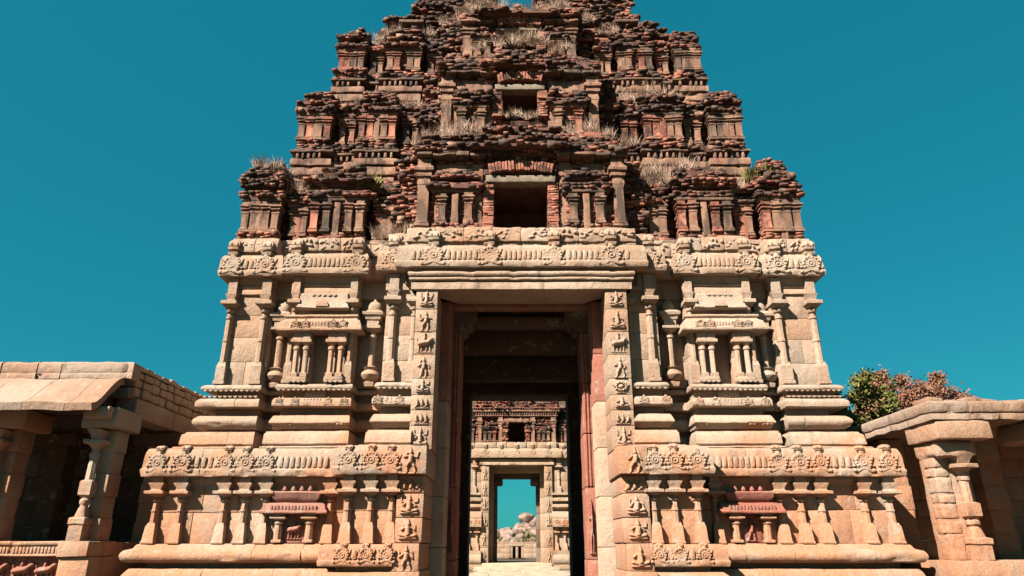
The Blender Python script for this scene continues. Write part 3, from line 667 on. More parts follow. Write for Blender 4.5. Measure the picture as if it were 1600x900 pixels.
def mass(xa, xb, yf, z0, z1, dl, dr, ins=lambda t: 0.0, iny=None, prot=.035, miss=.05, back=.8, rag=.03, **kw):
    """a ragged brick mass, inset as it rises"""
    n = max(1, int((z1 - z0) / PITCH)); j = 0.0
    for i in range(n):
        t = (i + .5) / n; z = z0 + (i + .5) * (z1 - z0) / n
        if random.random() < .75: j = random.gauss(0, rag * 1.25)
        d = ins(t) + j; e = (iny or ins)(t) + j
        a, b = xa + (d if dl else 0), xb - (d if dr else 0)
        if b - a < .1: break
        course_ring(a, b, yf + e, z, max(dl - e, 0.05) if dl else 0, max(dr - e, .05) if dr else 0, prot=prot, miss=miss, **kw)
        h = (z1 - z0) / n / 2 + .003
        corebox(a + .09, b - .09, yf + e + .09, yf + max(back, e + .2), z - h, z + h)
STP = {}
CUR = [T]
def stucco_pil(x, y, z, h, hw, mat=None, parent=None):
    key = (round(h, 1), round(hw, 2), mat or 'S', random.randint(0, 2))
    parent = parent or CUR[0]
    if key not in STP:
        mb = MB(); H = round(h, 1); W = round(hw, 2)
        stack(mb, steps([(0, .08, W * 1.35, .15, 1), (.09, .15, W * 1.2, .13, 1)]) + [(.16, W, .11, 1), (H * .55, W * .97, .11, 1)] + steps([(H * .62, H * .68, W * 1.2, .13, 1)]) + [(H * .69, W, .11, 1), (H * .74, W, .11, 1)] + steps([(H * .74, H * .79, W * 1.45, .17, 1), (H * .80, H * .82, W * 1.1, .13, 1), (H * .825, H * .875, W * 1.8, .2, 1)]) + [(H * .91, W * 1.2, .14, 1), (H, W * 1.25, .14, 1)], amp=.016, freq=6)
        STP[key] = to_mesh(mb.verts(), mb.f, 'stucco_pilaster', {None: STUCCO, 'D': STUCCO_DARK, 'B': BRICK_BARE}[mat], 35)
    return link('stucco_pilaster', STP[key], parent, (x, y, z), scale=(random.uniform(.92, 1.05), 1, h / round(h, 1)))
def slab(name, x0, x1, y0, y1, z0, z1, mat=STUCCO, parent=None, **kw):
    parent = parent or CUR[0]
    kw.setdefault('amp', .014); kw.setdefault('r', .025); kw.setdefault('seg', .18)
    return block(name, x0, x1, y0, y1, z0, z1, mat, parent, **kw)
def shrine(xa, xb, yf, z0, hp, hr, pil, dl=.7, dr=.7, dark=False, slot=(), round_=1.0, solid=False):
    """miniature shrine: brick footing, stucco pilasters, corbelled eave, ragged brick roof"""
    fs = .20
    mass(xa - .03, xb + .03, yf - .03, z0, z0 + fs, dl, dr, prot=.04, bare=True)
    zp = z0 + fs
    mass(xa + .06, xb - .06, yf + .13, zp, zp + hp, dl, dr, prot=.012, miss=.02, rag=.008, bare=True)
    for q in pil: stucco_pil(q, yf + .10, zp, hp * random.uniform(.94, 1), .085 if abs(xb - xa) < .7 else .10, random.choice([None, None, None, None, 'D', 'B']) if not dark else random.choice(['D', None, None, None, 'B']))
    for q in slot: slab('slot_panel', q - .09, q + .09, yf - .02, yf + .06, zp - .25, zp + hp * .95, STUCCO if random.random() < .5 else BRICK_BARE)
    ze = zp + hp
    slab('eave_slab', xa - .06, xb + .06, yf - .05, yf + .5, ze - .01, ze + .08, random.choice([STUCCO, STUCCO_DARK]))
    W = (xb - xa) / 2
    mass(xa - .10, xb + .10, yf - .10, ze + .08, ze + .30, dl, dr, ins=lambda t: -.06 * math.sin(t * 3.1) + .05 * t, prot=.045, miss=.08)
    mass(xa + .06, xb - .06, yf + .06, ze + .30, ze + .42, dl, dr, prot=.03)
    z1 = ze + .42; hr2 = hr - .42
    if hr2 > .1:
        mass(xa - .02, xb + .02, yf - .03, z1, z1 + hr2, dl, dr, ins=lambda t: W * .9 * (1 - max(0, 1 - (t * .96) ** 1.7) ** .6) * round_ - .05 * math.sin(min(1, t * 3) * 3.1), iny=lambda t: .5 * (1 - math.sqrt(max(0, 1 - (t * .97) ** 2))) - .04 * math.sin(min(1, t * 3) * 3.1), prot=.05, miss=.10, rag=.045)
DENT = to_mesh(*(lambda m: (m.verts(), m.f))(stack(MB(), [(0, .035, .06, .3), (.03, .05, .075, .3), (.14, .045, .07, .3), (.19, .03, .05, .2), (.2, .01, .02, 0)], 0, 0, 8, .006, 9)), 'dentil', STUCCO, 50)
def tier_base(xa, xb, yf, z, dl, dr):
    """stucco plinth of a tier with its row of dentils; outer face xa..xb"""
    o = None
    for z0, z1, e, m in ((z - .75, z - .03, .05, STUCCO), (z, z + .30, .0, STUCCO), (z + .34, z + .58, -.05, STUCCO), (z + .79, z + .88, -.09, STUCCO_DARK)):
        mb = MB(); sweep(mb, xa, xb, yf, [(-.5, z0), (-e, z0), (-e + .01, z0 + .02), (-e + .01, z1 - .02), (-e - .02, z1), (-.5, z1)], dl, dr, amp=.014, chip=.05)
        q = build(mb, 'stucco_band', m, T); o = o or q
    mb = MB(); sweep(mb, xa + .16, xb - .16, yf + .16, flat(0, z - .05, z + .80, -.4), max(dl - .16, .05), max(dr - .16, .05), chip=0); build(mb, 'recessed_band', STUCCO_DARK, T)  # dark stucco paints in the recess shade behind the dentils
    n = int((xb - xa - .1) / .17)
    for i in range(n):
        if random.random() < .07: continue
        link('dentil', DENT, T, (xa + .05 + (i + .5) * (xb - xa - .1) / n, yf + .01, z + .585), rz=random.uniform(-.1, .1), scale=(random.uniform(.85, 1.1), 1.15, random.uniform(.98, 1.08)))
    mass(xa - .08, xb + .08, yf - .08, z + .88, z + 1.18, dl, dr, ins=lambda t: .12 * t, prot=.05, miss=.1)

Y1, Y2, Y3 = 17.55, 18.42, 19.2
for s in (-1, 1):
    def X(a, b): return sx(s, a, b)
    # ---- tier 1
    def sh(a, b, yf, z, hp, hr, pil, dl, dr, **k):
        x0, x1 = X(a, b); d0, d1 = (dl, dr) if s > 0 else (dr, dl); shrine(x0, x1, yf, z, hp, hr, [s * q for q in pil], d0, d1, slot=[s * q for q in k.pop('sl', ())], **k)
    sh(6.90, 7.98, 17.52, 9.64, 1.00, 1.45, (7.02, 7.30, 7.62, 7.88), .7, 1.2, sl=(7.46,), round_=.8)
    sh(6.18, 6.72, 17.80, 9.64, .95, .95, (6.28, 6.60), .3, .3, sl=(6.44,))
    sh(4.46, 6.05, 17.50, 9.64, 1.00, 1.30, (4.60, 4.92, 5.56, 5.90), .5, .5, sl=(5.26,), round_=.75)
    sh(3.68, 4.24, 17.80, 9.64, .95, .9, (3.80, 4.12), .3, .3, sl=(3.96,))
    x0, x1 = X(2.7, 7.5); d0, d1 = (0, 8) if s > 0 else (8, 0)
    mass(x0, x1, 18.25, 9.6, 12.0, d0, d1, prot=.04, back=1.0, bare=True)
    # ---- tier 2
    for a, b, yf in ((5.92, 7.06, 18.42), (5.1, 5.92, 18.62), (3.85, 5.10, 18.40), (2.6, 3.85, 18.62)):
        x0, x1 = X(a, b); tier_base(x0, x1, yf, 12.20, .3 if (s < 0 or a < 5.9) else .3, .3)
    sh(6.02, 7.03, 18.48, 13.30, .92, 1.10, (6.12, 6.38, 6.68, 6.94), .7, 1.2, sl=(6.53,), dark=True, round_=.8)
    sh(5.30, 5.82, 18.75, 13.30, .90, .85, (5.40, 5.70), .3, .3, dark=True)
    sh(3.95, 5.15, 18.46, 13.30, .92, 1.05, (4.06, 4.32, 4.76, 5.02), .5, .5, sl=(4.54,), dark=True, round_=.75)
    sh(3.25, 3.78, 18.75, 13.30, .90, .85, (3.36, 3.66), .3, .3, dark=True)
    x0, x1 = X(2.3, 6.6); mass(x0, x1, 19.1, 12.2, 15.4, d0, d1, prot=.04, back=1.0, bare=True)
    # ---- tier 3
    for a, b, yf in ((5.3, 6.30, 19.22), (4.7, 5.3, 19.42), (3.35, 4.70, 19.20), (2.3, 3.35, 19.42)):
        x0, x1 = X(a, b); tier_base(x0, x1, yf, 15.50, .3, .3)
    sh(5.36, 6.22, 19.28, 16.58, .84, 1.05, (5.48, 5.72, 5.94, 6.14), .6, 1.0, dark=True, round_=.7)
    sh(4.76, 5.16, 19.5, 16.58, .80, .8, (4.84, 5.08), .3, .3, dark=True)
    sh(3.42, 4.56, 19.26, 16.58, .84, .95, (3.52, 3.76, 4.22, 4.46), .5, .5, dark=True, round_=.7)
    sh(2.70, 3.20, 19.5, 16.58, .80, .85, (2.82, 3.08), .3, .3, dark=True)
    x0, x1 = X(1.8, 5.7); mass(x0, x1, 19.85, 15.6, 18.3, d0, d1, prot=.04, back=1.2, bare=True)
    # ---- tier 4: shapeless, eroded
    x0, x1 = X(1.2, 5.45); d0, d1 = (0, 6) if s > 0 else (6, 0)
    mass(x0, x1, 20.05, 18.3, 20.1, d0, d1, ins=lambda t: .65 * t ** 1.2, iny=lambda t: .55 * t, prot=.07, miss=.1, rag=.10, back=2.0)
    x0, x1 = X(3.6, 4.3); mass(x0, x1, 19.8, 18.4, 19.5, .3, .3, ins=lambda t: .1 + .2 * t, prot=.06, miss=.1, rag=.07)
    x0, x1 = X(2.2, 2.9); mass(x0, x1, 19.6, 18.3, 19.6, .3, .3, ins=lambda t: .1 + .2 * t, prot=.06, miss=.1, rag=.07)
    x0, x1 = X(.55, 4.62 if s > 0 else 4.05); mass(x0, x1, 20.75, 19.9, 23.4, 3.0, 3.0, ins=lambda t: (.75 if s > 0 else .95) * t + .12 * math.sin(9 * t), iny=lambda t: .7 * t, prot=.08, miss=.1, rag=.12, back=2.5)
    slab('ledge_slab', s * 3.5, s * 4.4, 19.95, 20.4, 19.5, 19.62, STUCCO_DARK); slab('ledge_slab', s * 2.1, s * 3.0, 19.85, 20.4, 19.0, 19.1, STUCCO_DARK)

# ---- projecting centre of each tier: window, pilasters, little shrines, hood
def centre(hb, yc, z0, zw0, zw1, hw, zl, zent, zh, wall_d, dark, big):
    """half width, front plane, floor, window sill/head, half window, lintel thickness, eave height, hood top"""
    mat = STUCCO if not dark else STUCCO_DARK
    for s in (-1, 1):
        def X(a, b): return sx(s, a, b)
        x0, x1 = X(hw + .02, hb); d0, d1 = (.0, wall_d) if s > 0 else (wall_d, .0)
        mass(x0, x1, yc + .22, z0, zent, d0, d1, prot=.025, miss=.05, rag=.02, back=.7, bare=True)
        # brick cheeks of the window, each brick its own
        x0, x1 = X(hw, hw + .30); mass(x0, x1, yc + .04, zw0 - .1, zw1, .3, .3, prot=.012, miss=0, rag=.004, w=6, L=.24, bare=True)
        block('window_cheek', s * hw, s * (hw + .06), yc + .3, yc + 2.2, zw0 - .1, zw1 + .1, CORE, T, seg=.5)
        # plaster patches beside the window
        xw = (hw + .32, hw + .32 + (hb - hw) * .62); slab('plaster_patch', s * xw[0], s * xw[1], yc + .14, yc + .3, z0 + .1, zent - .15, STUCCO, amp=.03, r=.03)
        # framing pilaster
        xp = hb - .17; stucco_pil(s * xp, yc + .16, z0 + .15, zent - z0 - .2, .15)
        x0, x1 = X(hb - .02, hb + .62); d = .3; mass(x0, x1, yc + .55, z0, zent + .2, d, d, prot=.06, miss=.08, rag=.05, bare=not dark)
        # little shrine between window and pilaster
        xs_ = hw + .30 + (hb - .32 - hw - .30) / 2; wd = (hb - .32 - hw - .30) * .40
        x0, x1 = X(xs_ - wd, xs_ + wd); shrine(x0, x1, yc - .02, z0, (zent - z0) * .42, (zent - z0) * .36, [s * (xs_ - wd * .6), s * (xs_ + wd * .6)], .3, .3, dark=dark, slot=[s * xs_] if big else ())
        # eave over the side
        xe = hw + .25
        while xe < hb + .05:
            L = random.uniform(.35, .8); x2 = min(xe + L, hb + .12); d = random.uniform(-.05, .05)
            slab('eave_slab', s * xe, s * (x2 - .03), yc - .14 + d, yc + .6, zent + random.uniform(-.02, .02), zent + .09 + random.uniform(-.02, .02), random.choice([STUCCO_DARK, STUCCO_DARK, STUCCO]), amp=.03, freq=5)
            xe = x2
        x0, x1 = X(hw + .25, hb + .08); mass(x0, x1, yc - .08, zent + .09, zent + .2, .4, .4, prot=.05, miss=.15)
        x0, x1 = X(hw + .2, hb + .15); mass(x0, x1, yc - .14, zent + .2, zent + .62, .5, .5, ins=lambda t: .22 * t ** 2, prot=.05, miss=.1, rag=.04, back=.9)
        mass(*X(hw + .3, hb - .1), yc + .1, zent + .62, zh - .1, .5, .5, ins=lambda t: .3 * t ** 2, prot=.05, miss=.1, rag=.05, back=1.0)
    # lintel, relieving arch of bricks on end
    block('window_lintel', -hw - .22, hw + .22, yc - .01, yc + .35, zw1, zw1 + zl, GREYLINTEL, T, r=.02, seg=.12, amp=.014, freq=5)
    n = int((2 * hw + .3) / .088)
    for i in range(n):
        x = -hw - .15 + (i + .5) * (2 * hw + .3) / n; a = x / (hw + .2); zc = zw1 + zl + .16 + .10 * (1 - a * a)
        BR.append((x, yc + .0 + random.gauss(0, .015), zc, .036, .12, .15 * random.uniform(.88, 1.05), random.gauss(0, .03), a * .22, 9, 1.0))
    mass(-hw - .25, hw + .25, yc + .16, zw1 + zl, zent + .1, .2, .2, prot=.02, miss=.03, back=.6)
    # hood: corbelled, broken brick
    zm = zw1 + zl + .38
    mass(-hw - .35, hw + .35, yc - .12, zent - .04, zent + .25, .5, .5, ins=lambda t: .12 - .12 * t, prot=.05, miss=.08, rag=.05)
    mass(-hw - .55, hw + .55, yc - .22, zent + .2, zent + .25 + (zh - zent) * .45, .6, .6, ins=lambda t: .25 * t ** 2, prot=.07, miss=.12, rag=.08)
    mass(-hw - .35, hw + .35, yc - .18, zent + .25 + (zh - zent) * .4, zh, .6, .6, ins=lambda t: .45 * t ** 2, prot=.07, miss=.1, rag=.08, back=1.2)
    # dark chamber behind
    corebox(-hw - .3, hw + .3, yc + 2.1, yc + 2.3, z0, zent + .3); corebox(-hw - .1, hw + .1, yc + .3, yc + 2.2, zw0 - .3, zw0 - .12); corebox(-hw - .1, hw + .1, yc + .36, yc + 2.2, zw1 + .05, zw1 + .3)
centre(2.92, 16.98, 9.64, 9.72, 11.15, .76, .22, 11.95, 13.05, 1.2, False, True)
centre(2.48, 18.0, 13.1, 14.2, 15.05, .56, .20, 15.62, 16.75, 1.2, True, False)
centre(1.95, 18.95, 16.9, 17.5, 18.22, .60, .10, 18.50, 19.15, 1.2, True, False)
mass(-1.9, 1.9, 17.7, 12.6, 13.6, .8, .8, ins=lambda t: .2 * t, prot=.05, miss=.1, rag=.06, back=1.2)
mass(-1.5, 1.5, 18.7, 16.2, 17.2, .8, .8, ins=lambda t: .2 * t, prot=.05, miss=.1, rag=.06, back=1.2)
mass(-1.3, 1.3, 19.75, 19.2, 19.95, .8, .8, ins=lambda t: .35 * t * t, prot=.07, miss=.1, rag=.1, back=1.5)
# solid heart of the tower, hollow behind the windows
for s in (-1, 1):
    for b, y0, z0, z1 in ((7.1, 18.6, 9.6, 12.4), (6.2, 19.4, 12.3, 15.8), (5.2, 20.2, 15.7, 18.6)):
        x0, x1 = sx(s, 1.2, b); corebox(x0, x1, y0, 27.5 - (y0 - 18), z0, z1)
corebox(-1.3, 1.3, 20.4, 26.5, 9.6, 19.4); corebox(-4.2, 4.2, 21.2, 25.5, 18.5, 20.0)
build(CM, 'rubble_core', CORE, T, smooth=0)
# ---- lay the bricks: those that show largest are objects, the rest one mass
cube = np.array([(x, y, z) for x in (-1, 1) for y in (-1, 1) for z in (-1, 1)], float)
cf = np.array([(0, 1, 3, 2), (4, 6, 7, 5), (0, 4, 5, 1), (2, 3, 7, 6), (0, 2, 6, 4), (1, 5, 7, 3)])
BV = []
for k in range(6):
    V = cube * (1 + rng.uniform(-.12, .05, (8, 3))); BV.append(to_mesh(V, [tuple(f) for f in cf], 'brick', BRICK_BARE, 0))
def brick_verts(a):
    n = len(a); V = cube[None] * a[:, None, 3:6] * (1 + rng.uniform(-.14, .06, (n, 8, 3)))
    c, s_ = np.cos(a[:, 7])[:, None], np.sin(a[:, 7])[:, None]
    x, z = V[..., 0] * c + V[..., 2] * s_, -V[..., 0] * s_ + V[..., 2] * c; y = V[..., 1]
    c, s_ = np.cos(a[:, 6])[:, None], np.sin(a[:, 6])[:, None]
    return np.stack([x * c - y * s_, x * s_ + y * c, z], -1) + a[:, None, 0:3]
def lay(parent, nbig):
    A = np.array(BR); order = np.argsort(-A[:, 8]); big, rest = A[order[:nbig]], A[order[nbig:]]
    bv = brick_verts(rest).reshape(-1, 3); off = np.array(WL[parent.name])
    me = bpy.data.meshes.new('brickwork'); nb = len(rest); me.vertices.add(nb * 8); me.vertices.foreach_set('co', (bv - off).ravel())
    fi = (cf[None] + (np.arange(nb) * 8)[:, None, None]).reshape(-1)
    me.loops.add(len(fi)); me.loops.foreach_set('vertex_index', fi.astype(np.int32)); me.polygons.add(nb * 6)
    me.polygons.foreach_set('loop_start', np.arange(0, nb * 24, 4, dtype=np.int32)); me.update(calc_edges=True); me.validate(); me.materials.append(BRICK); me.materials.append(BRICK_BARE); me.materials.append(STUCCO); me.materials.append(STUCCO_DARK)
    me.polygons.foreach_set('material_index', np.repeat(rest[:, 9].astype(np.int32), 6))
    tag(link('brickwork', me, parent, off), None, None, 'stuff')
    for i, a in enumerate(big): link('brick', BV[i % 6], parent, a[:3], rot=(0, a[7], a[6]), scale=a[3:6])
    BR.clear()
lay(T, 290)

# ============================================================ flanking halls
def carved_pier(parent, x0, x1, y0, y1, z0, z1, mat=STONE, bands=True):
    """square pillar: plain cubes alternating with carved, cut-back bands"""
    zs = np.linspace(z0, z1, 6); o = None
    mb = MB(); xa, xb = min(x0, x1), max(x0, x1)
    for i, (p, q) in enumerate(zip(zs, zs[1:])):
        e = .0 if i % 2 == 0 else .022
        stonebox(mb, xa + e, xb - e, y0 + e, y1 - e, p, q, r=.012, seg=.1 if i % 2 else .2, amp=.016 if i % 2 else .006, freq=7)
    return build(mb, 'pillar', mat, parent, weld=True)
def front_column(parent, x, y, z0, z1, k=1.0, mat=STONE):
    h = z1 - z0; mb = MB(); Z = lambda t: z0 + h * t
    stack(mb, steps([(Z(0), Z(.14), .20 * k, .2 * k, 1), (Z(.145), Z(.2), .23 * k, .23 * k, 1)]) + [(Z(.21), .16 * k, .16 * k, .6), (Z(.28), .13 * k, .13 * k, .3), (Z(.31), .10 * k, .1 * k, 0), (Z(.33), .15 * k, .15 * k, 0), (Z(.36), .15 * k, .15 * k, 0), (Z(.38), .1 * k, .1 * k, 0)] +
          steps([(Z(.40), Z(.53), .17 * k, .17 * k, 1)]) + [(Z(.54), .12 * k, .12 * k, 8), (Z(.74), .105 * k, .105 * k, 8), (Z(.75), .14 * k, .14 * k, 0), (Z(.78), .14 * k, .14 * k, 0), (Z(.79), .1 * k, .1 * k, 0), (Z(.82), .1 * k, .1 * k, 0), (Z(.86), .2 * k, .2 * k, .5)] + steps([(Z(.865), Z(.905), .27 * k, .27 * k, 1)]) + [(Z(.91), .13 * k, .15 * k, 1), (Z(.95), .15 * k, .2 * k, 1), (Z(1), .22 * k, .28 * k, 1)], x, y, 16, .012, 7)
    return build(mb, 'colonnette', mat, parent)
def ashlar(parent, x0, x1, y, z0, z1, rows, name='wall_stone', mat=STONE, depth=.4): wall(1, x0, x1, y, z0, z1, rows, parent, depth, mat, name)

HL = empty('pillared_hall', (-13, 18, 0), 'stone pillared hall with curved eave slabs, left of the big gateway', 'hall')
xr = -9.42                                         # its side towards the gateway
# plinth: carved frieze, fluted moulding, corner stones
block('plinth_stone', -18, xr, 15.95, 22, -.05, .62, STONE, HL, seg=.5)
for i in range(7):
    x1 = -10.1 - i * 1.1; block('frieze_ground', x1 - 1.09, x1, 16.06, 16.6, .62, 1.27, STONE_RED, HL, seg=.4)
    link('beast_relief', relief_mesh('beast_relief', .5, .64, figure('beast', np.random.default_rng(70 + i)), STONE_RED, 36), HL, (x1 - .3, 16.05, .98), scale=(1.1, 2.0, .95))
    link('beast_relief', relief_mesh('beast_relief', .5, .64, figure('beast', np.random.default_rng(90 + i)), STONE_RED, 36), HL, (x1 - .82, 16.05, .98), scale=(1.1, 2.0, .95))
    c = MB(); sweep(c, x1 - 1.09, x1, 15.95, [(-.5, 1.26), (.08, 1.26), (.09, 1.31), (.05, 1.33), (.08, 1.48), (.13, 1.51), (.13, 1.58), (-.5, 1.585)]); o = build(c, 'plinth_moulding', STONE, HL)
    ribs(x1 - 1.08, x1 - .02, 15.88, 1.33, 1.48, o, .08, .038)
block('corner_stone', -10.1, xr, 15.78, 16.9, 1.26, 1.585, STONE, HL, amp=.012); block('corner_stone', -10.06, xr + .03, 15.86, 16.9, .60, 1.255, STONE, HL)
for y0, y1 in ((16.91, 18.2), (18.21, 19.6), (19.61, 21)): block('plinth_stone', -10.4, xr - .02, y0, y1, .6, 1.57, STONE, HL)
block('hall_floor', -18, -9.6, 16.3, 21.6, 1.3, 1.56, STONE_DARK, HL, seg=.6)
# corner pillar: pier with an attached slender column, corbel, beams
def hall_pillar(parent, x, y, z0, zt, front=True, mat=STONE, side=1):
    o = carved_pier(parent, x - .24, x + .24, y, y + .55, z0, zt, mat)
    if front: front_column(parent, x - side * .10, y - .16, z0, zt - .02, .8, mat)
    return o
hall_pillar(HL, -9.80, 16.28, 1.58, 4.12)
block('corbel_block', -10.2, -9.36, 15.78, 16.95, 4.13, 4.60, STONE, HL, r=.05, amp=.02)
block('corbel_block', -10.0, -9.44, 15.55, 15.8, 4.30, 4.58, STONE, HL, r=.08, amp=.02)
for x in (-12.15, -14.4, -16.6):
    hall_pillar(HL, x, 16.28, 1.58, 4.12); block('corbel_block', x - .55, x + .55, 15.85, 16.95, 4.13, 4.58, STONE, HL, r=.05, amp=.02)
for x in (-9.85, -12.65, -15.2):
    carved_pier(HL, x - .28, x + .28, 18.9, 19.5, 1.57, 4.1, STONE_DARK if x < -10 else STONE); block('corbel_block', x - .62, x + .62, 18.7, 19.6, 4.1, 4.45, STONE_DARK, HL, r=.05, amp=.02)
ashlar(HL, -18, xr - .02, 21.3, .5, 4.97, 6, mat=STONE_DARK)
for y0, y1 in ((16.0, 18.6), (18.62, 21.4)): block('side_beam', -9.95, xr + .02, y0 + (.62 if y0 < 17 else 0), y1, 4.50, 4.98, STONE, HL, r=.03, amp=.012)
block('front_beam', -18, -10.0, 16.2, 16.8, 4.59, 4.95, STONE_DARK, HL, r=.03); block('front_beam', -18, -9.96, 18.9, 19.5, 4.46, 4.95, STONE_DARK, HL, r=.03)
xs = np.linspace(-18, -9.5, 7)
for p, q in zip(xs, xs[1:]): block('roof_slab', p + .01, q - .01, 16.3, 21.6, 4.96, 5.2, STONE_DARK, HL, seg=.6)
# rubble course on the side, each stone its own
for r_, (z0, z1) in enumerate(((5.0, 5.24), (5.25, 5.47), (5.48, 5.66), (5.67, 5.80))):
    y = 16.45
    while y < 21.2:
        L = random.uniform(.28, .5) if r_ < 3 else random.uniform(.3, .45); zt = z1 + random.uniform(-.025, .02)
        block('rubble_stone', -9.95, xr + random.uniform(-.03, .03), y + .012, y + L - .012, z0 + .008, zt, STONE, HL, r=.06, seg=.12, amp=.02, freq=5); y += L
# parapet and curved eave slabs
x = -9.45; wd = [1.75, .62, .9, 1.6, 1.2, 1.5, 1.0]
for i, L in enumerate(wd):
    c = MB(); sweep(c, x - L + .012, x - .012, 16.2, [(-.4, 5.36), (.05, 5.36), (.06, 5.50), (.03, 5.52), (.05, 5.55), (.06, 5.76 + random.uniform(-.02, .03)), (-.05, 5.83), (-.4, 5.83)], 0, .3 if i == 0 else 0, chip=.06, amp=.012); build(c, 'parapet_stone', STONE_ROOF, HL); x -= L
x = -9.62; ed = [.62, .98, 1.05, 1.2, 1.1, 1.15, 1.0, 1.1]
def eave(x0, x1):
    t = np.linspace(0, 1, 12); yy = 16.25 - 1.15 * t; zz = 5.40 - .22 * t - .62 * (t ** 2) * (3 - 2 * t) + .02 * t
    top = np.stack([yy, zz], 1); bot = np.stack([yy + .04, zz - .17], 1)[::-1]; pr = np.concatenate([top, bot]); n = len(pr); cols = np.linspace(x0, x1, max(3, int((x1 - x0) / .12)))
    V = np.concatenate([np.stack([np.full(n, c), pr[:, 0], pr[:, 1]], 1) for c in cols]); V = wobble(V, .028, 1.6, 77); m = len(V)
    mb = MB(); mb.add(V, [((i) * n + j, (i + 1) * n + j, (i + 1) * n + (j + 1) % n, i * n + (j + 1) % n) for i in range(len(cols) - 1) for j in range(n)] + [tuple(range(n)), tuple(m - n + i for i in range(n))])
    build(mb, 'eave_slab', STONE_ROOF, HL)
for L in ed: eave(x - L + .006, x - .006); x -= L

HL.location = (-13.3, 18.5, 0.05)                  # clear of the gateway's corner
HR = empty('flat_roofed_hall', (13, 18, 0), 'stone pillared hall under a thick flat roof slab, right of the big gateway', 'hall')
xl = 9.42
for a, b in ((9.3, 10.9), (10.91, 12.6), (12.61, 14.4), (14.41, 17)): block('plinth_stone', a, b, 15.72, 16.9, .70, 1.24, STONE, HR, amp=.012); block('plinth_stone', a, b, 15.85, 16.9, -.05, .69, STONE, HR)
for y0, y1 in ((16.91, 18.4), (18.41, 20)): block('plinth_stone', 9.32, 17, y0, y1, -.05, 1.22, STONE, HR)
mb = MB(); stonebox(mb, 9.50, 10.28, 16.22, 16.80, 1.24, 3.75, r=.02, seg=.14, amp=.012, freq=5); pz = build(mb, 'pillar', STONE, HR, weld=True)
for z0, z1, a_ in ((1.24, 1.75, .02), (1.80, 2.05, .03), (2.12, 2.42, .015), (2.46, 2.62, .03), (2.68, 3.0, .015), (3.03, 3.2, .03), (3.24, 3.44, .015)):
    block('carved_band', 9.478, 9.80, 16.195, 16.6, z0, z1, STONE, pz, r=.015, seg=.07, amp=a_ * .8, freq=11)
front_column(HR, 10.03, 16.12, 1.24, 3.50, .95)
block('capital_block', 9.46, 10.36, 15.88, 16.85, 3.45, 3.80, STONE, HR, r=.09, amp=.03, freq=4, seg=.1)
block('corbel_block', 9.36, 10.62, 15.62, 16.9, 3.80, 4.22, STONE, HR, r=.05, amp=.025)
for x in (12.3, 14.8):
    hall_pillar(HR, x, 16.2, 1.24, 3.75, side=-1.6); block('corbel_block', x - .75, x + .75, 15.66, 16.9, 3.78, 4.22, STONE, HR, r=.12, amp=.025)
for x in (9.9, 12.4): carved_pier(HR, x - .3, x + .3, 18.6, 19.2, 1.22, 4.2, STONE)
ashlar(HR, 9.3, 17, 19.8, 1.2, 4.3, 6, mat=STONE)
cuts = [9.32, 10.2, 12.6, 14.9, 17]
for p, q in zip(cuts, cuts[1:]):
    c = MB(); sweep(c, p + .006, q - .006, 15.62, [(-.6, 4.22), (.02, 4.22), (.02, 4.36), (-.03, 4.375), (.03, 4.40), (.04, 4.62), (-.02, 4.66), (-.6, 4.68)], 4.6 if p < 9.4 else 0, 0, chip=.05, amp=.012, r=.01); build(c, 'roof_edge', STONE_ROOF, HR)
    for i in range(int((q - p) / .42)):
        block('coping_stone', p + .02 + i * .42, p + .40 + i * .42, 15.72, 16.3, 4.60, 4.70 + random.uniform(0, .07), STONE_ROOF, HR, r=.05, amp=.03, freq=5)
for y0, y1 in ((16.25, 18.0), (18.01, 20.2)): block('roof_slab', 9.36, 17, y0, y1, 4.24, 4.62, STONE, HR, seg=.5)

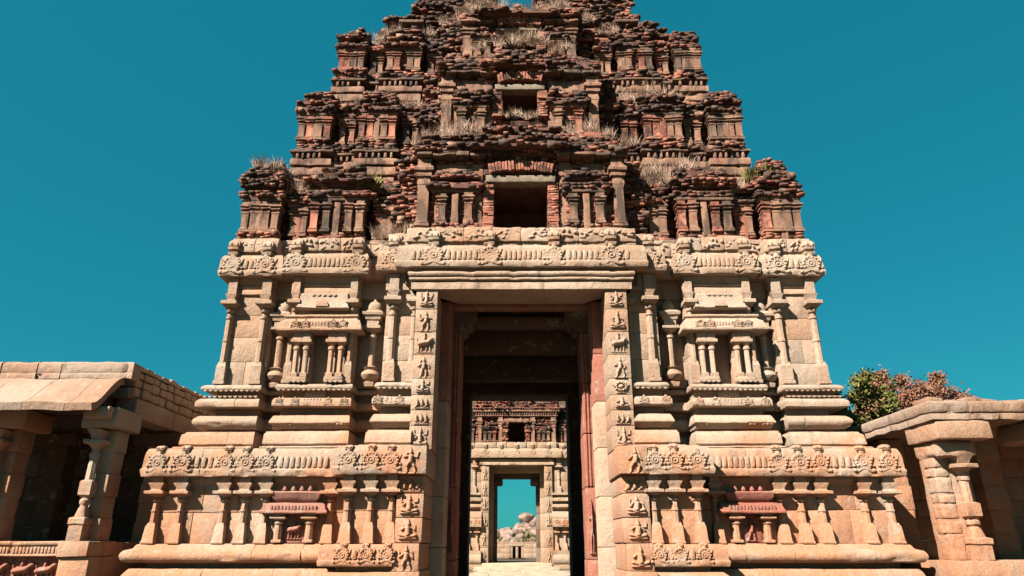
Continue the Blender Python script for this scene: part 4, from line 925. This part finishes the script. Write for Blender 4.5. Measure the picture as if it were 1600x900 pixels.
# ============================================================ the far gateway, across the courtyard
FG = empty('far_gateway', (0, 55, 0.3), 'smaller pale stone gateway with brick upper storey, seen through the big doorway', 'gateway')
CUR[0] = FG; CM = MB()
yF = 51.0
for s in (-1, 1):
    for z0, z1 in ((.3, 1.4), (1.4, 2.6), (2.6, 3.7), (3.7, 4.8), (4.8, 5.9), (5.9, 7.0)):
        o = block('jamb_block', s * 2.0, s * 2.56, yF, yF + 1.2, z0 + .005, z1 - .005, STONE_FAR, FG)
        me = relief_mesh('carved_figure', .5, .64, figure(random.choice(['seated', 'standing']), np.random.default_rng(int(z0 * 9) + s + 500)), STONE_FAR, 24); link('carved_figure', me, o, (s * 2.28, yF, (z0 + z1) / 2), scale=(1, 1.8, 1.5))
        block('reveal_block', s * 1.72, s * 2.4, yF + 1.2, yF + 2.2, z0 + .005, z1 - .005, STONE_FAR, FG)
        block('inner_pier', s * 1.45, s * 2.4, yF + 2.2, yF + 3.2, z0 + .005, z1 - .005, STONE_DARK, FG)
        block('passage_stone', s * 2.3, s * 3.0, yF + 3.2, yF + 7.0, z0 + .005, z1 - .005, STONE_DARK, FG, seg=1)
    block('corbel_bracket', s * 1.05, s * 2.0, yF + 2.1, yF + 3.1, 5.75, 6.3, STONE_DARK, FG, r=.12)
    # side bays: base mouldings, lower wall with pilasters, cornice, upper wall, cornice
    for a, b, yf, ro in ((2.5, 3.7, yF + .15, .6), (3.7, 7.4, yF + .7, 6)):
        kw = dict(mat=STONE_FAR, parent=FG)
        course('plinth_torus', s, a, b, yf - .3, torus(.15, .3, .3, .95), 0, ro, **kw); course('plinth_stone', s, a, b, yf - .3, flat(.1, .9, 1.2), 0, ro, **kw)
        wall(s, a, b, yf, 1.2, 2.75, 1, FG, .5, STONE_FAR)
        course('cornice', s, a, b, yf - .2, [(-.5, 2.75), (.3, 2.75), (.3, 2.95), (.24, 3.2), (.1, 3.35), (-.5, 3.35)], 0, ro, **kw)
        course('base_block', s, a, b, yf, [(-.5, 3.35), (.35, 3.35), (.2, 3.8), (-.5, 3.8)], 0, ro, **kw); course('torus_course', s, a, b, yf, torus(.05, .25, 3.95, 4.3), 0, ro, **kw)
        course('slab_course', s, a, b, yf, flat(.22, 4.5, 4.75), 0, ro, **kw); course('recessed_course', s, a, b, yf, flat(-.08, 3.75, 5.0), 0, ro, chip=0, **kw); course('lip_course', s, a, b, yf, flat(.18, 4.92, 5.08), 0, ro, **kw)
        wall(s, a, b, yf + .05, 5.05, 7.5, 3, FG, .5, STONE_FAR)
        course('cornice', s, a, b, yf, [(-.6, 7.5), (.26, 7.5), (.27, 7.72), (.22, 8.0), (.08, 8.2), (-.6, 8.2)], 0, ro, **kw)
        n = int((b - a) / .6)
        for i in range(n):
            x = s * (a + (i + .5) * (b - a) / n)
            link('kudu_medallion', random.choice(KUDUS), FG, (x, yf - .47, 3.06), scale=(1, 1.2, 1)); link('kudu_medallion', random.choice(KUDUS), FG, (x, yf - .25, 7.84), scale=(1.1, 1.2, 1.1))
            pilaster('low', x, yf, 1.2, FG, (1, 1, 1.08)); link('lion_head_finial', HEADM, FG, (x, yf - .05, 8.15), scale=(1, 1, 1))
            block('frieze_stone', x - .29, x + .29, yf - .1, yf + .8, 8.2, 8.62, STONE_FAR, FG, r=.06, amp=.02, freq=6)
        pilaster('high', s * (a + .55), yf + .08, 5.05, FG, (1.2, 1, .84))
        if b > 5: pilaster('high', s * (a + 2), yf + .08, 5.05, FG, (1.2, 1, .84))
    block('wall_core', s * 2.9, s * 7, yF + 1.2, yF + 7, .2, 8.6, STONE_DARK, FG, seg=2)
kw = dict(mat=STONE_FAR, parent=FG)
course('lintel', 1, -2.6, 2.6, yF, [(-1.2, 7.0), (.1, 7.0), (.1, 7.2), (.02, 7.22), (.08, 7.35), (.08, 7.45), (-1.2, 7.46)], .2, .2, **kw)
block('door_lintel', -2.4, 2.4, yF + 1.2, yF + 2.1, 6.6, 7.4, STONE_FAR, FG); block('door_lintel', -2.4, 2.4, yF + 2.2, yF + 3.2, 6.3, 7.2, STONE_DARK, FG); block('ceiling_slab', -3, 3, yF + 3.2, yF + 7, 6.6, 7.2, STONE_DARK, FG)
course('cornice', 1, -3.0, 3.0, yF - .05, [(-.8, 7.5), (.26, 7.5), (.27, 7.72), (.22, 8.0), (.08, 8.2), (-.8, 8.2)], .5, .5, **kw)
for x in (-2.3, -1.15, 0, 1.15, 2.3): link('kudu_medallion', random.choice(KUDUS), FG, (x, yF - .29, 7.84), scale=(1.2, 1.2, 1.2)); link('lion_head_finial', HEADM, FG, (x, yF - .1, 8.15), scale=(1.1, 1, 1.1))
for i in range(8): block('frieze_stone', -2.95 + i * .74, -2.23 + i * .74, yF - .15, yF + .8, 8.2, 8.64, STONE_FAR, FG, r=.06, amp=.02, freq=6)
block('tower_bed', -7, 7, yF + .8, yF + 7, 7.3, 8.62, STONE_DARK, FG, seg=2)
for s in (-1, 1):
    x0, x1 = sx(s, .68, 3.0); mass(x0, x1, yF + .5, 8.6, 10.6, 0 if s > 0 else .6, .6 if s > 0 else 0, prot=.03, bare=True)
    x0, x1 = sx(s, .66, 1.0); mass(x0, x1, yF + .2, 8.6, 10.2, .2, .2, prot=.02, bare=True)
    for q in (1.2, 2.75): stucco_pil(s * q, yF + .35, 8.62, 1.9, .14)
    x0, x1 = sx(s, 1.5, 2.5); shrine(x0, x1, yF + .28, 8.6, .75, .6, [s * 1.65, s * 2.0, s * 2.35], .3, .3)
    x0, x1 = sx(s, 3.2, 4.3); shrine(x0, x1, yF + .7, 8.6, 1.0, 1.3, [s * 3.3, s * 3.7, s * 4.15], .4, .4)
    x0, x1 = sx(s, 4.6, 6.6); shrine(x0, x1, yF + .8, 8.6, 1.0, 1.3, [s * 4.8, s * 5.3, s * 5.9, s * 6.4], .4, .4)
    x0, x1 = sx(s, 2.9, 6.4); mass(x0, x1, yF + 1.5, 8.6, 11.5, .3, .3, prot=.04)
    block('wall_core', s * .72, s * 6.2, yF + 1.7, yF + 6, 8.6, 13.5, STONE_DARK, FG, seg=2)
slab('window_lintel', -.95, .95, yF + .15, yF + .6, 10.15, 10.4, STUCCO); corebox(-.8, .8, yF + 2.4, yF + 2.6, 8.5, 11)
mass(-.9, .9, yF + .4, 10.4, 10.7, .3, .3, bare=True)
for z0, z1, o in ((10.6, 10.72, 0), (10.92, 11.05, .15)): slab('stucco_band', -3.1 - o, 3.1 + o, yF + .2 - o, yF + 1.5, z0, z1, STUCCO)
for i in range(34): link('dentil', DENT, FG, (-3.0 + i * .18, yF + .2, 10.72), scale=(1, 1, 1))
slab('recessed_band', -3, 3, yF + .35, yF + 1.5, 10.7, 10.94, STUCCO_DARK)  # recess shade put into the colour here as well
mass(-3.2, 3.2, yF + .1, 11.05, 12.1, 1, 1, ins=lambda t: .35 * t * t, prot=.06, rag=.06, bare=True); mass(-2.6, 2.6, yF + .9, 12.0, 14.2, 1, 1, ins=lambda t: .5 * t, prot=.07, rag=.08, back=2)
slab('eave_slab', -2.6, 2.6, yF + .2, yF + 1.2, 11.55, 11.68, STUCCO_DARK)
build(CM, 'rubble_core', CORE, FG, smooth=0); lay(FG, 60)
block('plinth_stone', -7.8, 7.8, yF - .35, yF + 7.1, -.1, .31, STONE_FAR, FG, seg=.6); block('threshold_step', -2.4, 2.4, yF - .8, yF + 7.2, .0, .40, PAVE, FG, seg=.5); block('threshold_step', -2.9, 2.9, yF - 1.5, yF - .78, -.05, .2, PAVE, FG, seg=.5)
# courtyard paving, each slab its own piece
y = 30.2
while y < 49:
    L = random.uniform(.9, 1.5); x = -2.6 + random.uniform(-.3, .3)
    while x < 2.3:
        W = random.uniform(.8, 1.5); block('paving_stone', x + .02, x + W - .02, y + .02, y + L - .02, -.05, .065 + random.uniform(0, .025), PAVE, yard, r=.025, seg=.5, amp=.01); x += W
    y += L

def blades(mb, c, n, h, spread, wd=.008, up=.75, lean=(0, -.1)):
    c = np.array(c, float); V = []; F = []
    for i in range(n):
        a = random.uniform(0, 6.28); r = spread * math.sqrt(random.random()); p = c + (r * math.cos(a), r * math.sin(a) * .6, 0)
        L = h * random.uniform(.5, 1.1); d = np.array([random.gauss(0, 1 - up) + lean[0], random.gauss(0, 1 - up) + lean[1], 1.0]); d /= np.linalg.norm(d)
        sd_ = np.array([math.cos(a), math.sin(a), 0]) * wd; m = p + d * L * .55; t = p + d * L + np.array([d[0], d[1], -.35]) * L * .22; k = len(V)
        V += [p - sd_, p + sd_, m + sd_ * .8, m - sd_ * .8, t]; F += [(k, k + 1, k + 2, k + 3), (k + 3, k + 2, k + 4)]
    mb.add(np.array(V), F)
# ============================================================ beyond: rocky hill, ruin
X, Y = np.meshgrid(np.linspace(-70, 70, 60), np.linspace(84, 190, 50), indexing='ij')
hillf = lambda X, Y: 4.6 * np.exp(-((X - 6) / 8) ** 2 - ((Y - 124) / 12) ** 2) + 2.3 * np.exp(-((X + 4) / 6) ** 2 - ((Y - 122) / 12) ** 2) + 4 * np.exp(-((X - 40) / 22) ** 2 - ((Y - 150) / 25) ** 2)
hh = hillf(X, Y); Pp = np.stack([X.ravel(), Y.ravel(), hh.ravel()], 1); Pp[:, 2] += (vn(Pp * .25, 3) - .5) * 1.0 * np.clip(Pp[:, 2], 0, 1)
tag(build(MB().add(Pp, gridf(60, 50)), 'hill', plain('hill_scrub', (0.10, 0.10, 0.04), (0.17, 0.14, 0.07), 0.5)), None, None, 'structure')
import bmesh
def boulder_mesh(seed):
    bm = bmesh.new(); bmesh.ops.create_icosphere(bm, subdivisions=3, radius=1); V = np.array([v.co[:] for v in bm.verts])
    rg = np.random.default_rng(seed); V = wobble(V, .10, 1.1, seed)
    for k in range(9):
        d = rg.normal(size=3); d /= np.linalg.norm(d); V = V - np.maximum(0, V @ d - rg.uniform(.55, .85))[:, None] * d * .9
    V = wobble(V, .04, 2.4, seed + 1); V = wobble(V, .03, 4, seed + 3); F = [tuple(v.index for v in f.verts) for f in bm.faces]; bm.free(); return to_mesh(V, F, 'boulder', BOULDER, 60)
BM = [boulder_mesh(i * 11) for i in range(5)]
spots = [(1.75, 118, 5.75, 1.35, 'large round boulder perched on top of the rocky hill behind the far gateway'), (3.4, 118, 5.0, 1.3, 'upright boulder just right of the topmost round boulder on the hill'), (2.0, 117.5, 4.1, 1.35, 'wide boulder directly under the topmost round boulder on the hill'), (.4, 117, 3.8, 1.35, 'tilted pink boulder left below the topmost round boulder on the hill')]
rb = random.Random(5)
for Yb in (116, 114.5, 113, 111, 109):
    x = -4.6
    while x < 6.5:
        r = rb.uniform(.65, 1.35); x += r * rb.uniform(1.0, 1.5); spots.append((x, Yb + rb.uniform(-.6, .6), float(hillf(x, Yb)) + r * .45 + .1, r, None))
for i, (x, y, z, r, lb) in enumerate(spots):
    o = link('boulder', BM[i % 5], None, (x, y, z), rot=(rb.uniform(-.5, .5), rb.uniform(-.5, .5), rb.uniform(0, 6)), scale=(r * rb.uniform(.9, 1.25), r * rb.uniform(.9, 1.1), r * rb.uniform(.7, .95)))
    tag(o, lb or 'pinkish granite boulder on the slope below the topmost boulders of the hill', 'boulder', None, 'boulders heaped on the hill')
sc_ = MB()
for i in range(46):
    x = rb.uniform(-5, 7); y = rb.uniform(106, 115); blades(sc_, (x, y, float(hillf(x, y)) + .1), 90, rb.uniform(1.0, 2.0), 1.0, .09, .45)
tag(build(sc_, 'scrub', LEAF, smooth=0), 'green scrub between the boulders on the far hill', 'scrub', 'stuff')
RU = empty('ruined_colonnade', (0, 84, 0.2), 'low pale stone ruin with dark openings below the boulder hill', 'ruin')
ashlar(RU, -6, -.6, 84, .2, 1.75, 3, mat=STONE_FAR); ashlar(RU, .9, 7, 84, .2, 1.75, 3, mat=STONE_FAR)
for x in (-.5, .13, .77): block('post', x - .14, x + .14, 84.05, 84.3, .2, 1.45, STONE_FAR, RU)
block('beam', -.7, 1.0, 83.98, 84.4, 1.45, 1.76, STONE_FAR, RU); block('back_wall', -.8, 1.1, 85.5, 85.7, .1, 1.7, STONE_DARK, RU); block('roof_slab', -6, 7, 84.0, 85.7, 1.765, 1.9, STONE_FAR, RU, seg=.8)

# ============================================================ vegetation
G = MB()
tufts = [(-7.45, 17.75, 12.0, .5, .45), (-6.7, 17.95, 11.2, .65, .5), (-6.1, 18.0, 11.3, .75, .55), (-5.6, 17.9, 11.6, .6, .45), (-4.5, 18.0, 11.3, .6, .4), (-3.9, 17.8, 9.7, .6, .35), (-3.4, 17.6, 9.7, .6, .35), (-7.2, 18.3, 12.0, .55, .3),
         (4.2, 18.0, 11.5, .8, .6), (4.6, 18.1, 12.0, .7, .7), (3.8, 18.1, 11.9, .7, .5), (6.3, 18.0, 11.3, .65, .45), (6.1, 17.9, 11.2, .5, .4), (5.4, 17.9, 11.7, .5, .4), (4.4, 19.0, 15.2, .7, .7), (4.9, 18.9, 15.0, .6, .5), (3.9, 19.0, 15.4, .6, .6), (3.4, 18.7, 13.3, .6, .4),
         (-5.1, 19.0, 15.0, .5, .3), (-3.5, 19.0, 14.9, .65, .4), (-2.4, 17.6, 12.9, .55, .55), (-1.9, 17.5, 13.1, .5, .5), (-1.4, 17.8, 13.2, .6, .4), (1.8, 17.6, 13.1, .55, .5), (2.4, 17.6, 12.9, .5, .4), (-2.9, 18.1, 13.0, .55, .4), (.4, 18.3, 14.1, .35, .3), (-.3, 18.2, 14.1, .3, .4),
         (-.4, 18.6, 17.2, .6, .5), (.2, 18.6, 17.3, .65, .5), (.6, 18.7, 17.3, .5, .4), (-1.4, 18.7, 17.1, .4, .35), (1.3, 18.8, 17.1, .5, .4), (-.9, 20.1, 19.9, .7, .6), (-.2, 20.1, 19.85, .4, .5), (.5, 20.1, 19.85, .6, .6), (1.1, 20.2, 20.0, .75, .5), (1.5, 20.2, 20.2, .6, .4), (-1.5, 20.2, 20.3, .6, .5), (-1.9, 20.1, 19.8, .5, .4), (-5.0, 20.2, 18.6, .6, .3), (-4.6, 20.4, 19.2, .6, .3), (-2.4, 19.9, 19.2, .5, .5), (2.3, 19.9, 19.3, .5, .4), (3.2, 19.9, 18.8, .45, .4), (-3.4, 19.9, 18.7, .4, .4), (-4.8, 19.7, 18.4, .45, .35), (-6.2, 19.1, 15.3, .35, .2)]
for x, y, z, h, sp in tufts: blades(G, (x, y - .15, z), int(110 + 330 * sp), h * .8, sp, .006, .58, lean=(random.uniform(-.15, .15), -.15))
tag(build(G, 'dry_grass', GRASS, smooth=0), 'dry straw-pink grass growing along the ledges of the big brick tower', 'grass', 'stuff')
for (x, y, z, h, sp, n), lb in (((-4.45, 17.75, 11.35, .42, .35, 260), 'yellow-green weed on the lowest brick ledge, left of the big window'), ((7.0, 17.85, 11.6, .55, .4, 320), 'bright yellow-green weed beside the lowest right corner turret'), ((-5.95, 17.8, 11.35, .35, .25, 160), 'small green weed among dry grass near the lowest left corner turret')):
    g = MB(); blades(g, (x, y - .15, z), n, h, sp, .016, .62); tag(build(g, 'weed', GRASSG, smooth=0, base=True), lb, 'weed')
def tree(name, label, x, y, z0, crown, trunk_h, mat, n, size, seed):
    rg = np.random.default_rng(seed); t = empty(name, (x, y, z0), label, 'tree'); mb = MB()
    stack(mb, [(z0 + trunk_h * q, .26 * (1 - .55 * q), .26 * (1 - .55 * q), 0) for q in (0, .3, .6, 1)], x, y, 10, .03, 2)
    C = []
    for cx, cy, cz, r in crown:
        b = np.array([x, y, z0 + trunk_h * .85]); e = np.array([x + cx, y + cy, cz]); d = e - b; sd_ = np.cross(d, (0, 1, 0)); sd_ /= np.linalg.norm(sd_); f_ = np.cross(d, sd_); f_ /= np.linalg.norm(f_); ring = []
        for p, rr in ((b, .11), (b + d * .5 + (0, 0, .15), .07), (e, .025)):
            for k in range(6): a = k * math.pi / 3; ring.append(p + (sd_ * math.cos(a) + f_ * math.sin(a)) * rr)
        mb.add(np.array(ring), [(i * 6 + k, i * 6 + (k + 1) % 6, i * 6 + 6 + (k + 1) % 6, i * 6 + 6 + k) for i in range(2) for k in range(6)])
        for i in range(int(11 * r)):
            v = rg.normal(size=3); v /= np.linalg.norm(v); C.append((e + v * r * rg.uniform(.35, 1.2) * np.array([1.1, 1, .85]), rg.uniform(.18, .46)))
    build(mb, 'trunk', BARK, t)
    k = rg.integers(0, len(C), n); cen = np.array([c[0] for c in C])[k]; rad = np.array([c[1] for c in C])[k]
    P = cen + rg.normal(size=(n, 3)) * rad[:, None] * .55; a = rg.normal(size=(n, 3)); a /= np.linalg.norm(a, axis=1, keepdims=True); b = np.cross(a, rg.normal(size=(n, 3))); b /= np.linalg.norm(b, axis=1, keepdims=True)
    sz = size * rg.uniform(.6, 1.2, (n, 1)); V = np.stack([P - a * sz, P + b * sz * .55, P + a * sz, P - b * sz * .55], 1).reshape(-1, 3)
    build(MB().add(V, [(4 * i, 4 * i + 1, 4 * i + 2, 4 * i + 3) for i in range(n)]), 'crown', mat, t, smooth=0)
tree('broadleaf_tree', 'green leafy tree rising between the big gateway and the right hall', 17.3, 34, 0, [(-1.6, 0, 7.0, 1.3), (0, 0, 8.4, 1.2), (.9, .5, 9.0, .8), (-.6, -.4, 6.2, 1.3), (.8, -.3, 6.6, 1.0), (-1.3, .4, 8.3, .9), (.2, .5, 7.3, 1.2)], 5.2, LEAF, 24000, .10, 3)
tree('blossom_tree', 'pink flowering tree behind the flat roof of the right hall', 20.0, 35, 0, [(-1.8, -.6, 8.9, 1.1), (-.6, -.5, 8.7, 1.1), (-1.2, -.3, 7.7, 1.3), (.6, 0, 8.6, .95), (1.5, .2, 8.9, .7), (2.5, 0, 8.4, .6), (.3, .3, 7.6, 1.2), (1.7, -.2, 9.4, .35), (-2.3, -.4, 8.0, .9)], 5.4, PINK, 20000, .085, 8)
